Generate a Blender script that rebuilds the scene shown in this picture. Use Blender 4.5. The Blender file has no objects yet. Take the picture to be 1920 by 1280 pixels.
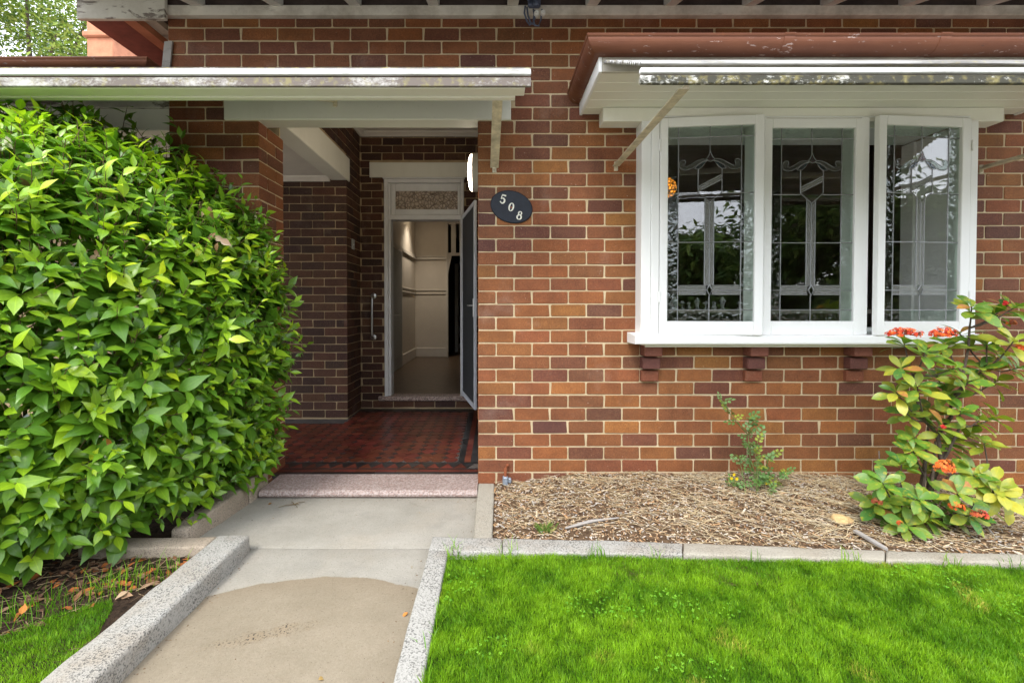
import bpy, bmesh, math, random
import numpy as np
from mathutils import Vector, Matrix, noise as mnoise

random.seed(7)
RNG = np.random.default_rng(7)
sc = bpy.context.scene
COL = sc.collection
PI = math.pi
R = math.radians

# ------------------------------------------------------------------ camera
EYE = 1.22
PITCH = R(1.0)
FOC, PX, PY = 860.0, 927.0, 590.0          # focal length and principal point, in pixels of the 1920 px photograph
cam_d = bpy.data.cameras.new("camera")
cam = bpy.data.objects.new("camera", cam_d)
COL.objects.link(cam)
cam.location = (0, 0, EYE)
cam.rotation_euler = (PI / 2 - PITCH, 0, 0)
cam_d.sensor_width = 36.0
cam_d.lens = FOC / 1920 * 36.0
cam_d.shift_x = (960 - PX) / 1920
cam_d.shift_y = -(640 - PY) / 1920
cam_d.clip_start = 0.05
cam_d.clip_end = 600
sc.camera = cam

# ------------------------------------------------------------------ world, sun, exposure
SUN_EL, SUN_AZ = R(52), R(205)             # azimuth: direction the light comes from, clockwise from +Y
w = bpy.data.worlds.new("World")
sc.world = w
w.use_nodes = True
nt = w.node_tree
nt.nodes.clear()
wo = nt.nodes.new("ShaderNodeOutputWorld")
bg = nt.nodes.new("ShaderNodeBackground")
sky = nt.nodes.new("ShaderNodeTexSky")
sky.sky_type = 'NISHITA'
sky.sun_disc = False
sky.sun_elevation = SUN_EL
sky.sun_rotation = SUN_AZ
sky.air_density = 1.0
sky.dust_density = 2.0
tc = nt.nodes.new("ShaderNodeTexCoord")
cn = nt.nodes.new("ShaderNodeTexNoise")
cn.inputs["Scale"].default_value = 2.2
cn.inputs["Detail"].default_value = 6
cr = nt.nodes.new("ShaderNodeValToRGB")
cr.color_ramp.elements[0].position = 0.30
cr.color_ramp.elements[0].color = (0.35, 0.35, 0.35, 1)
cr.color_ramp.elements[1].position = 0.62
cr.color_ramp.elements[1].color = (0.95, 0.95, 0.95, 1)
mx = nt.nodes.new("ShaderNodeMix")
mx.data_type = 'RGBA'
mx.inputs[7].default_value = (9.0, 9.3, 9.9, 1)      # bright overcast cloud
nt.links.new(tc.outputs["Generated"], cn.inputs["Vector"])
nt.links.new(cn.outputs["Fac"], cr.inputs["Fac"])
nt.links.new(cr.outputs["Color"], mx.inputs[0])
nt.links.new(sky.outputs["Color"], mx.inputs[6])
nt.links.new(mx.outputs[2], bg.inputs["Color"])
bg.inputs["Strength"].default_value = 0.13
nt.links.new(bg.outputs["Background"], wo.inputs["Surface"])

sun_d = bpy.data.lights.new("sun", 'SUN')
sun_d.energy = 0.9
sun_d.angle = R(16)
sun_d.color = (1.0, 0.95, 0.88)
sun = bpy.data.objects.new("sun", sun_d)
COL.objects.link(sun)
sdir = Vector((math.sin(SUN_AZ) * math.cos(SUN_EL), math.cos(SUN_AZ) * math.cos(SUN_EL), math.sin(SUN_EL)))
sun.rotation_euler = (-sdir).to_track_quat('-Z', 'Y').to_euler()

sc.view_settings.view_transform = 'Standard'
sc.view_settings.look = 'None'
sc.view_settings.gamma = 1.0
sc.view_settings.use_curve_mapping = False
sc.view_settings.exposure = 1.75
sc.render.engine = 'CYCLES'
sc.cycles.use_denoising = True
sc.cycles.max_bounces = 8
sc.cycles.diffuse_bounces = 4
sc.cycles.glossy_bounces = 4
sc.cycles.transparent_max_bounces = 16
sc.cycles.caustics_reflective = False
sc.cycles.caustics_refractive = False


# ------------------------------------------------------------------ measuring helpers (photo pixels -> metres in the place)
def ray(px, py):
    u, v = (px - PX) / FOC, (PY - py) / FOC
    c, s = math.cos(PITCH), math.sin(PITCH)
    return Vector((u, c + v * s, -s + v * c))


def at(px, py, Y):
    d = ray(px, py)
    p = d * (Y / d.y)
    return Vector((p.x, p.y, p.z + EYE))


def gnd(px, py, Z=0.0):
    d = ray(px, py)
    p = d * ((Z - EYE) / d.z)
    return Vector((p.x, p.y, p.z + EYE))


def zat(py, Y):
    return at(PX, py, Y).z


def xat(px, py, Y):
    return at(px, py, Y).x


# ------------------------------------------------------------------ scene helpers
def tag(o, label=None, cat=None, group=None, kind=None):
    if label: o["label"] = label
    if cat: o["category"] = cat
    if group: o["group"] = group
    if kind: o["kind"] = kind
    return o


def wloc(o):
    v = Vector((0, 0, 0))
    while o is not None:
        v = v + o.location
        o = o.parent
    return v


def thing(name, label, cat, loc=(0, 0, 0), group=None):
    o = bpy.data.objects.new(name, None)
    o.empty_display_size = 0.1
    COL.objects.link(o)
    o.location = loc
    return tag(o, label, cat, group)


def link_mesh(name, me, parent=None, loc=None, rotz=0.0):
    o = bpy.data.objects.new(name, me)
    COL.objects.link(o)
    if parent is not None:
        o.parent = parent
    if loc is not None:
        o.location = Vector(loc) - (wloc(parent) if parent is not None else Vector((0, 0, 0)))
    if rotz:
        o.rotation_euler.z = rotz
    return o


class MB:
    """Collects shapes in world metres; build() links them as one mesh object."""
    def __init__(self, T=None):
        self.v, self.f, self.t, self.m = [], [], [], []
        self.T = T
        self.tint = (1, 1, 1)

    def add(self, verts, faces, tint=None, mids=None):
        n = len(self.v)
        if self.T:
            verts = [self.T(Vector(p)) for p in verts]
        self.v.extend([tuple(p) for p in verts])
        self.f.extend([tuple(i + n for i in f) for f in faces])
        self.t.extend([tint or self.tint] * len(verts))
        self.m.extend(mids if mids is not None else [0.5] * len(verts))
        return self

    def box(self, x0, x1, y0, y1, z0, z1, tint=None):
        v = [(x0, y0, z0), (x1, y0, z0), (x1, y1, z0), (x0, y1, z0), (x0, y0, z1), (x1, y0, z1), (x1, y1, z1), (x0, y1, z1)]
        f = [(0, 3, 2, 1), (4, 5, 6, 7), (0, 1, 5, 4), (1, 2, 6, 5), (2, 3, 7, 6), (3, 0, 4, 7)]
        return self.add(v, f, tint)

    def bbox(self, x0, x1, y0, y1, z0, z1, b=0.004, tint=None):
        """Box with chamfered edges."""
        vs, fs = [], []
        X, Y, Z = (x0, x1), (y0, y1), (z0, z1)
        idx = {}
        for i in (0, 1):
            for j in (0, 1):
                for k in (0, 1):
                    c = (X[i], Y[j], Z[k])
                    s = (1 - 2 * i, 1 - 2 * j, 1 - 2 * k)
                    for ax in range(3):
                        p = [c[a] + s[a] * b for a in range(3)]
                        p[ax] = c[ax]
                        idx[(i, j, k, ax)] = len(vs)
                        vs.append(tuple(p))
        def q(*ks):
            fs.append(tuple(idx[k] for k in ks))
        for i in (0, 1):
            o = [(i, 0, 0, 0), (i, 1, 0, 0), (i, 1, 1, 0), (i, 0, 1, 0)]
            q(*(o if i else o[::-1]))
            o = [(0, i, 0, 1), (0, i, 1, 1), (1, i, 1, 1), (1, i, 0, 1)]
            q(*(o if i else o[::-1]))
            o = [(0, 0, i, 2), (1, 0, i, 2), (1, 1, i, 2), (0, 1, i, 2)]
            q(*(o if i else o[::-1]))
        for i in (0, 1):
            for j in (0, 1):
                q((i, j, 0, 0), (i, j, 1, 0), (i, j, 1, 1), (i, j, 0, 1))
                q((i, 0, j, 0), (i, 1, j, 0), (i, 1, j, 2), (i, 0, j, 2))
                q((0, i, j, 1), (1, i, j, 1), (1, i, j, 2), (0, i, j, 2))
                for k in (0, 1):
                    fs.append((idx[(i, j, k, 0)], idx[(i, j, k, 1)], idx[(i, j, k, 2)]))
        return self.add(vs, fs, tint)

    def prism(self, poly, axis, a0, a1, tint=None):
        """Extrude a 2-D polygon along an axis: 'x' poly=(y,z), 'y' poly=(x,z), 'z' poly=(x,y)."""
        def p3(p, a):
            return {'x': (a, p[0], p[1]), 'y': (p[0], a, p[1]), 'z': (p[0], p[1], a)}[axis]
        n = len(poly)
        v = [p3(p, a0) for p in poly] + [p3(p, a1) for p in poly]
        f = [tuple(range(n))[::-1], tuple(range(n, 2 * n))] + [(i, (i + 1) % n, n + (i + 1) % n, n + i) for i in range(n)]
        return self.add(v, f, tint)

    def tube(self, pts, rad, n=6, tint=None, cap=True):
        pts = [Vector(p) for p in pts]
        if not isinstance(rad, (list, tuple)):
            rad = [rad] * len(pts)
        vs, fs = [], []
        ref = Vector((0.31, 0.17, 0.93))
        for i, p in enumerate(pts):
            d = (pts[min(i + 1, len(pts) - 1)] - pts[max(i - 1, 0)])
            if d.length < 1e-7: d = Vector((0, 0, 1))
            d.normalize()
            a = d.cross(ref)
            if a.length < 1e-3: a = d.cross(Vector((1, 0, 0)))
            a.normalize()
            b = d.cross(a)
            for k in range(n):
                t = 2 * PI * k / n
                vs.append(p + (a * math.cos(t) + b * math.sin(t)) * rad[i])
        for i in range(len(pts) - 1):
            for k in range(n):
                fs.append((i * n + k, i * n + (k + 1) % n, (i + 1) * n + (k + 1) % n, (i + 1) * n + k))
        if cap:
            fs.append(tuple(range(n))[::-1])
            fs.append(tuple((len(pts) - 1) * n + k for k in range(n)))
        return self.add(vs, fs, tint)

    def lathe(self, origin, axis, prof, n=24, tint=None):
        """prof: (radius, height along axis)."""
        o, ax = Vector(origin), Vector(axis).normalized()
        a = ax.orthogonal().normalized()
        b = ax.cross(a)
        vs, fs = [], []
        for r, h in prof:
            for k in range(n):
                t = 2 * PI * k / n
                vs.append(o + ax * h + (a * math.cos(t) + b * math.sin(t)) * r)
        for i in range(len(prof) - 1):
            for k in range(n):
                fs.append((i * n + k, i * n + (k + 1) % n, (i + 1) * n + (k + 1) % n, (i + 1) * n + k))
        fs.append(tuple(range(n))[::-1])
        fs.append(tuple((len(prof) - 1) * n + k for k in range(n)))
        return self.add(vs, fs, tint)

    def bar(self, a, b, w, h, up=(0, 0, 1), tint=None):
        """Rectangular bar from a to b, w wide across, h along up."""
        a, b = Vector(a), Vector(b)
        d = (b - a).normalized()
        s = d.cross(Vector(up)).normalized()
        u = s.cross(d)
        vs = []
        for p in (a, b):
            for i, j in ((-1, -1), (1, -1), (1, 1), (-1, 1)):
                vs.append(p + s * (i * w / 2) + u * (j * h / 2))
        fs = [(0, 1, 2, 3), (7, 6, 5, 4), (0, 4, 5, 1), (1, 5, 6, 2), (2, 6, 7, 3), (3, 7, 4, 0)]
        return self.add(vs, fs, tint)

    def mesh(self, name, mat, off=Vector((0, 0, 0)), smooth=False, recalc=True):
        me = bpy.data.meshes.new(name)
        v = np.array(self.v, dtype=np.float64).reshape(-1, 3) - np.array(off)
        me.from_pydata(v.tolist(), [], self.f)
        if recalc:
            bm = bmesh.new(); bm.from_mesh(me)
            bmesh.ops.recalc_face_normals(bm, faces=bm.faces)
            bm.to_mesh(me); bm.free()
        set_attr(me, self.t, self.m)
        if mat: me.materials.append(mat)
        if smooth:
            me.polygons.foreach_set("use_smooth", [True] * len(me.polygons))
        return me

    def build(self, name, mat, parent=None, smooth=False, kind=None, recalc=True, loc=None):
        base = wloc(parent) if parent is not None else Vector((0, 0, 0))
        off = Vector(loc) if loc is not None else base
        me = self.mesh(name, mat, off, smooth, recalc)
        o = bpy.data.objects.new(name, me)
        COL.objects.link(o)
        if parent is not None:
            o.parent = parent
        o.location = off - base
        if kind: o["kind"] = kind
        return o


def set_attr(me, tints, mids):
    n = len(me.vertices)
    a = me.attributes.new("tint", 'FLOAT_COLOR', 'POINT')
    t = np.ones((n, 4), dtype=np.float32)
    t[:, :3] = np.array(tints, dtype=np.float32).reshape(-1, 3)[:n]
    a.data.foreach_set("color", t.ravel())
    b = me.attributes.new("mid", 'FLOAT', 'POINT')
    b.data.foreach_set("value", np.array(mids, dtype=np.float32)[:n])


def structure(o, label=None):
    o["kind"] = "structure"
    if label: o["label"] = label
    return o


# ------------------------------------------------------------------ materials
class Mat:
    def __init__(self, name, rough=0.8, spec=0.3):
        self.m = bpy.data.materials.new(name)
        self.m.use_nodes = True
        self.nt = self.m.node_tree
        self.nt.nodes.clear()
        self.out = self.nt.nodes.new("ShaderNodeOutputMaterial")
        self.b = self.nt.nodes.new("ShaderNodeBsdfPrincipled")
        self.nt.links.new(self.b.outputs[0], self.out.inputs[0])
        self.b.inputs["Roughness"].default_value = rough
        self.b.inputs["Specular IOR Level"].default_value = spec
        g = self.nt.nodes.new("ShaderNodeNewGeometry")
        self.pos = g.outputs["Position"]

    def node(self, t, **kw):
        n = self.nt.nodes.new(t)
        for k, v in kw.items():
            setattr(n, k, v)
        return n

    def link(self, a, b):
        self.nt.links.new(a, b)

    def _in(self, sock, v):
        if hasattr(v, "is_linked") or hasattr(v, "links"):
            self.link(v, sock)
        else:
            if isinstance(v, (tuple, list)) and len(v) == 3 and sock.type == 'RGBA':
                v = (*v, 1)
            sock.default_value = v

    def noise(self, scale, detail=4, rough=0.55, stretch=None, dist=0.0, off=None):
        n = self.node("ShaderNodeTexNoise")
        n.inputs["Scale"].default_value = scale
        n.inputs["Detail"].default_value = detail
        n.inputs["Roughness"].default_value = rough
        n.inputs["Distortion"].default_value = dist
        v = self.pos
        if stretch or off:
            mp = self.node("ShaderNodeMapping")
            self.link(self.pos, mp.inputs[0])
            if stretch: mp.inputs["Scale"].default_value = stretch
            if off: mp.inputs["Location"].default_value = off
            v = mp.outputs[0]
        self.link(v, n.inputs["Vector"])
        return n.outputs["Fac"]

    def voro(self, scale, feature='F1', out="Distance", stretch=None):
        n = self.node("ShaderNodeTexVoronoi", feature=feature)
        n.inputs["Scale"].default_value = scale
        v = self.pos
        if stretch:
            mp = self.node("ShaderNodeMapping")
            self.link(self.pos, mp.inputs[0])
            mp.inputs["Scale"].default_value = stretch
            v = mp.outputs[0]
        self.link(v, n.inputs["Vector"])
        return n.outputs[out]

    def ramp(self, fac, lo, hi):
        n = self.node("ShaderNodeMapRange", clamp=True)
        self._in(n.inputs[0], fac)
        n.inputs[1].default_value = lo
        n.inputs[2].default_value = hi
        return n.outputs[0]

    def mix(self, fac, a, b, blend='MIX'):
        n = self.node("ShaderNodeMix", data_type='RGBA', blend_type=blend)
        self._in(n.inputs[0], fac)
        self._in(n.inputs[6], a)
        self._in(n.inputs[7], b)
        return n.outputs[2]

    def math(self, op, a, b=0.0):
        n = self.node("ShaderNodeMath", operation=op)
        self._in(n.inputs[0], a)
        self._in(n.inputs[1], b)
        return n.outputs[0]

    def sep(self, v=None):
        n = self.node("ShaderNodeSeparateXYZ")
        self.link(v or self.pos, n.inputs[0])
        return n.outputs

    def tint(self):
        a = self.node("ShaderNodeAttribute", attribute_name="tint")
        o = self.node("ShaderNodeObjectInfo")
        return self.mix(1.0, a.outputs["Color"], o.outputs["Color"], 'MULTIPLY')

    def attr(self, name):
        return self.node("ShaderNodeAttribute", attribute_name=name).outputs["Fac"]

    def color(self, c):
        self._in(self.b.inputs["Base Color"], c)
        return self

    def rough(self, c):
        self._in(self.b.inputs["Roughness"], c)
        return self

    def bump(self, h, strength=0.3, dist=0.01):
        n = self.node("ShaderNodeBump")
        n.inputs["Strength"].default_value = strength
        n.inputs["Distance"].default_value = dist
        self._in(n.inputs["Height"], h)
        self.link(n.outputs[0], self.b.inputs["Normal"])
        self.bumpn = n.outputs[0]
        return self


def m_brick():
    m = Mat("brick_clay", 0.75, 0.25)
    t = m.tint()
    big = m.ramp(m.noise(7, 3, 0.5, stretch=(1, 1, 1.6)), 0.35, 0.68)
    c = m.mix(m.math('MULTIPLY', big, 0.6), t, m.mix(1.0, t, (0.66, 0.61, 0.63), 'MULTIPLY'))
    med = m.ramp(m.noise(26, 4, 0.6), 0.3, 0.75)
    c = m.mix(m.math('MULTIPLY', med, 0.35), c, m.mix(1.0, c, (1.4, 1.25, 1.05), 'MULTIPLY'))
    gr = m.ramp(m.noise(135, 2, 0.6, off=(2, 9, 4)), 0.38, 0.64)
    c = m.mix(m.math('MULTIPLY', gr, 0.55), c, m.mix(1.0, c, (0.58, 0.56, 0.58), 'MULTIPLY'))
    gl_ = m.ramp(m.noise(150, 2, 0.6, off=(8, 1, 6)), 0.56, 0.70)
    c = m.mix(m.math('MULTIPLY', gl_, 0.45), c, m.mix(1.0, c, (1.55, 1.5, 1.4), 'MULTIPLY'))
    fine = m.ramp(m.noise(420, 2, 0.6), 0.42, 0.66)
    c = m.mix(m.math('MULTIPLY', fine, 0.62), c, m.mix(1.0, c, (0.42, 0.40, 0.40), 'MULTIPLY'))
    sp = m.ramp(m.noise(300, 1, 0.4, off=(3, 5, 1)), 0.66, 0.74)
    c = m.mix(m.math('MULTIPLY', sp, 0.5), c, (0.46, 0.29, 0.16))
    # rain streaks and soot, and pale efflorescence patches
    st = m.ramp(m.noise(3.2, 5, 0.65, stretch=(2.6, 1, 0.28), off=(4, 0, 1)), 0.50, 0.72)
    c = m.mix(m.math('MULTIPLY', st, 0.45), c, m.mix(1.0, c, (0.62, 0.60, 0.60), 'MULTIPLY'))
    ef = m.ramp(m.noise(2.4, 5, 0.7, off=(1, 7, 2)), 0.58, 0.78)
    c = m.mix(m.math('MULTIPLY', ef, 0.22), c, (0.42, 0.33, 0.27))
    # mortar smears and lime flecks
    fl = m.math('MULTIPLY', m.ramp(m.noise(75, 3, 0.55, off=(9, 2, 7)), 0.71, 0.75), m.ramp(m.noise(2.2, 2), 0.42, 0.6))
    c = m.mix(m.math('MULTIPLY', fl, 0.7), c, (0.62, 0.55, 0.48))
    m.color(c)
    m.bump(m.noise(190, 4, 0.65), 0.35, 0.004)
    return m.m


def m_mortar():
    m = Mat("mortar", 0.95, 0.1)
    c = m.mix(m.ramp(m.noise(9, 4), 0.35, 0.7), (0.56, 0.45, 0.29), (0.42, 0.33, 0.205))
    c = m.mix(m.ramp(m.noise(120, 3), 0.58, 0.8), c, (0.34, 0.26, 0.15))
    z = m.sep()[2]
    m.color(c)
    m.bump(m.noise(160, 5, 0.7), 0.7, 0.006)
    return m.m


def m_mortar_dark():  # darker copy of the mortar, with the porch shade in its tone
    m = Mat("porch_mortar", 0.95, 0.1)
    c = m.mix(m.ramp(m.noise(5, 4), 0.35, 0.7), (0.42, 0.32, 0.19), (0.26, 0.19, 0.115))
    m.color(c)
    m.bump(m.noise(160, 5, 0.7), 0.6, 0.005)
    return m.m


def m_white(name, col=(0.80, 0.79, 0.74), grime=0.12, rough=0.5):
    m = Mat(name, rough, 0.35)
    g = m.ramp(m.noise(5, 6, 0.7, stretch=(1, 1, 0.35)), 0.5, 0.8)
    c = m.mix(m.math('MULTIPLY', g, grime), col, (0.30, 0.27, 0.2))
    sp = m.ramp(m.noise(70, 3, 0.6), 0.68, 0.76)
    c = m.mix(m.math('MULTIPLY', sp, grime * 2), c, (0.22, 0.2, 0.17))
    m.color(c)
    m.bump(m.noise(60, 4, 0.6, stretch=(0.2, 1, 1)), 0.12, 0.004)
    return m.m


def m_mossy(name, lo, hi, base=(0.78, 0.77, 0.74), dark=(0.10, 0.085, 0.055), dens=0.9, scale=16, stretch=(0.45, 1, 0.8)):
    """White paint under black lichen."""
    m = Mat(name, 0.8, 0.2)
    n1 = m.noise(scale, 6, 0.75, stretch=stretch)
    n2 = m.noise(90, 4, 0.7, stretch=(stretch[0] * 1.5, 1, 1))
    n3 = m.noise(1.6, 2, 0.5, off=(4, 1, 0))
    a = m.math('ADD', m.math('MULTIPLY', n1, 0.55), m.math('ADD', m.math('MULTIPLY', n2, 0.3), m.math('MULTIPLY', n3, 0.25)))
    f = m.ramp(a, lo, hi)
    c = m.mix(m.math('MULTIPLY', f, dens), base, m.mix(m.ramp(m.noise(30, 3, off=(1, 2, 3)), 0.5, 0.7), dark, (0.20, 0.17, 0.06)))
    m.color(c)
    m.bump(a, 0.3, 0.006)
    return m.m


def m_peel(name, base=(0.62, 0.60, 0.53), under=(0.13, 0.10, 0.08), lo=0.55, hi=0.6, stretch=(0.35, 1, 1.4), grey=(0.3, 0.27, 0.24), gamt=0.5):
    """Flaking paint over grey timber."""
    m = Mat(name, 0.85, 0.2)
    n = m.noise(9, 8, 0.7, stretch=stretch, dist=0.4)
    f = m.ramp(n, lo, hi)
    grain = m.noise(30, 5, 0.7, stretch=(0.08, 1, 2.2))
    un = m.mix(m.ramp(grain, 0.35, 0.7), under, grey)
    dirt = m.ramp(m.noise(4, 5, 0.7, off=(2, 2, 2)), 0.42, 0.75)
    b = m.mix(m.math('MULTIPLY', dirt, gamt), base, (0.27, 0.23, 0.18))
    c = m.mix(f, b, un)
    m.color(c)
    m.bump(m.math('ADD', m.math('MULTIPLY', f, -1.0), m.math('MULTIPLY', grain, 0.4)), 0.5, 0.003)
    return m.m


def m_gutter():
    m = Mat("oxide_red_gutter_paint", 0.5, 0.25)
    c = m.mix(m.ramp(m.noise(3, 5, 0.6, stretch=(0.5, 1, 2)), 0.35, 0.7), (0.120, 0.045, 0.027), (0.180, 0.070, 0.036))
    rust = m.ramp(m.noise(8, 6, 0.7, off=(5, 0, 0), stretch=(0.6, 1, 1)), 0.62, 0.74)
    c = m.mix(m.math('MULTIPLY', rust, 0.7), c, (0.40, 0.14, 0.04))
    fl = m.ramp(m.noise(42, 4, 0.65, stretch=(0.35, 1, 1.4), off=(1, 8, 3)), 0.625, 0.67)
    c = m.mix(m.math('MULTIPLY', fl, 0.8), c, m.mix(m.ramp(m.noise(6, 1), 0.4, 0.6), (0.5, 0.4, 0.36), (0.06, 0.035, 0.03)))
    m.color(c)
    m.rough(m.math('ADD', m.math('MULTIPLY', m.noise(12, 4), 0.4), 0.3))
    m.bump(m.noise(14, 4, 0.6), 0.25, 0.01)
    return m.m


def m_plain(name, col, rough=0.6, spec=0.3, metal=0.0, var=0.25, scale=12, bump=0.15):
    m = Mat(name, rough, spec)
    d = tuple(x * (1 - var) for x in col)
    l = tuple(min(1, x * (1 + var)) for x in col)
    c = m.mix(m.ramp(m.noise(scale, 5, 0.65), 0.3, 0.7), d, l)
    m.color(c)
    m.b.inputs["Metallic"].default_value = metal
    if bump: m.bump(m.noise(scale * 8, 4, 0.6), bump, 0.004)
    return m.m


def m_tinted(name, rough=0.7, spec=0.25, var=0.3, scale=40, bump=0.3, transl=0.0, metal=0.0):
    m = Mat(name, rough, spec)
    t = m.tint()
    c = m.mix(m.ramp(m.noise(scale, 4, 0.65), 0.3, 0.72), m.mix(1.0, t, (1 - var,) * 3, 'MULTIPLY'), m.mix(1.0, t, (1 + var,) * 3, 'MULTIPLY'))
    m.color(c)
    m.b.inputs["Metallic"].default_value = metal
    if bump: m.bump(m.noise(scale * 4, 4, 0.65), bump, 0.004)
    if transl:
        tr = m.node("ShaderNodeBsdfTranslucent")
        m.link(c, tr.inputs["Color"])
        mxs = m.node("ShaderNodeMixShader")
        mxs.inputs[0].default_value = transl
        m.link(m.b.outputs[0], mxs.inputs[1]); m.link(tr.outputs[0], mxs.inputs[2])
        m.link(mxs.outputs[0], m.out.inputs[0])
    return m.m


def m_leaf(name, rough=0.36, spec=0.5, transl=0.28, vein=(1.5, 1.35, 1.3), blotch=None, blotch_amt=0.0):
    m = Mat(name, rough, spec)
    t = m.tint()
    mid = m.attr("mid")                     # 0 on the midrib, 1 on the margin
    var = m.ramp(m.noise(60, 3, 0.6), 0.3, 0.7)
    c = m.mix(m.math('MULTIPLY', var, 0.4), t, m.mix(1.0, t, (0.72, 0.8, 0.75), 'MULTIPLY'))
    if blotch:
        bl = m.ramp(m.noise(38, 4, 0.6, off=(7, 7, 7)), 0.52, 0.66)
        c = m.mix(m.math('MULTIPLY', bl, blotch_amt), c, blotch)
    rib = m.math('SUBTRACT', 1.0, m.ramp(mid, 0.0, 0.14))
    c = m.mix(m.math('MULTIPLY', rib, 0.6), c, m.mix(1.0, c, vein, 'MULTIPLY'))
    m.color(c)
    m.bump(m.noise(130, 3, 0.5), 0.2, 0.003)
    tr = m.node("ShaderNodeBsdfTranslucent")
    m.link(m.mix(1.0, c, (1.2, 1.3, 0.6), 'MULTIPLY'), tr.inputs["Color"])
    ms = m.node("ShaderNodeMixShader")
    ms.inputs[0].default_value = transl
    m.link(m.b.outputs[0], ms.inputs[1]); m.link(tr.outputs[0], ms.inputs[2])
    m.link(ms.outputs[0], m.out.inputs[0])
    return m.m


def m_glass(name, textured=0.0, tint=(1, 1, 1), scale=60, frost=0.0, f0=0.085):
    m = Mat(name)
    lw = m.node("ShaderNodeLayerWeight")
    lw.inputs["Blend"].default_value = 0.5
    f = m.math('ADD', m.math('MULTIPLY', m.math('POWER', lw.outputs["Facing"], 4.0), 0.3 if textured else 0.9), f0)
    gl = m.node("ShaderNodeBsdfGlossy")
    gl.inputs["Roughness"].default_value = 0.0 if not textured else 0.04
    if textured:
        bp = m.node("ShaderNodeBump")
        bp.inputs["Strength"].default_value = textured
        bp.inputs["Distance"].default_value = 0.01
        m.link(m.noise(scale, 1.0, 0.4, dist=0.6), bp.inputs["Height"])
        m.link(bp.outputs[0], gl.inputs["Normal"])
        tr = m.node("ShaderNodeBsdfTransparent")
    else:
        # old sheet glass: very faint waviness in the reflection
        bp = m.node("ShaderNodeBump")
        bp.inputs["Strength"].default_value = 0.025
        bp.inputs["Distance"].default_value = 0.006
        m.link(m.noise(14, 1, 0.4), bp.inputs["Height"])
        m.link(bp.outputs[0], gl.inputs["Normal"])
        tr = m.node("ShaderNodeBsdfTransparent")
    tr.inputs["Color"].default_value = (*tint, 1)
    ms = m.node("ShaderNodeMixShader")
    m.link(f, ms.inputs[0]); m.link(tr.outputs[0], ms.inputs[1]); m.link(gl.outputs[0], ms.inputs[2])
    last = ms.outputs[0]
    if frost:
        df = m.node("ShaderNodeBsdfDiffuse")
        df.inputs["Color"].default_value = (0.5, 0.5, 0.47, 1)
        m2 = m.node("ShaderNodeMixShader")
        m2.inputs[0].default_value = frost
        m.link(last, m2.inputs[1]); m.link(df.outputs[0], m2.inputs[2])
        last = m2.outputs[0]
    m.link(last, m.out.inputs[0])
    return m.m


def m_emit(name, col, s):
    m = Mat(name)
    e = m.node("ShaderNodeEmission")
    e.inputs[0].default_value = (*col, 1)
    e.inputs[1].default_value = s
    m.link(e.outputs[0], m.out.inputs[0])
    return m.m


def m_terrazzo(name, lo=(0.19, 0.145, 0.13), hi=(0.40, 0.35, 0.325), scale=110, wet=0.0):
    m = Mat(name, 0.5, 0.35)
    ce = m.voro(scale, out="Color")
    s = m.node("ShaderNodeSeparateColor"); m.link(ce, s.inputs[0])
    c = m.mix(m.ramp(s.outputs[0], 0.25, 0.75), lo, hi)
    c = m.mix(m.ramp(m.voro(scale * 0.9, feature='DISTANCE_TO_EDGE'), 0.1, 0.03), c, (0.33, 0.22, 0.19))
    st = m.ramp(m.noise(7, 5, 0.7, off=(2.3, 0.4, 0)), 0.6, 0.7)
    c = m.mix(m.math('MULTIPLY', st, 0.55), c, (0.16, 0.07, 0.045))
    m.color(c)
    m.bump(m.noise(200, 3), 0.15, 0.002)
    return m.m


def m_speckle(name, base=(0.35, 0.34, 0.31), dark=(0.08, 0.078, 0.07), amt=0.8, dirt=0.65):
    """Old painted concrete kerb with dark aggregate showing through."""
    m = Mat(name, 0.9, 0.15)
    v = m.noise(150, 2, 0.6)
    patch = m.ramp(m.noise(5, 4, 0.6), 0.33, 0.55)
    f = m.math('MULTIPLY', m.ramp(v, 0.53, 0.59), patch)
    d = m.ramp(m.noise(3.2, 5, 0.7, off=(3, 3, 0)), 0.48, 0.72)
    b = m.mix(m.math('MULTIPLY', d, dirt), base, (0.27, 0.22, 0.16))
    c = m.mix(m.math('MULTIPLY', f, amt), b, dark)
    c = m.mix(m.math('MULTIPLY', m.ramp(m.noise(11, 5, 0.7, off=(8, 1, 1)), 0.66, 0.74), 0.5), c, (0.2, 0.2, 0.19))
    m.color(c)
    m.bump(m.math('ADD', v, m.noise(20, 4)), 0.6, 0.008)
    return m.m


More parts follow.
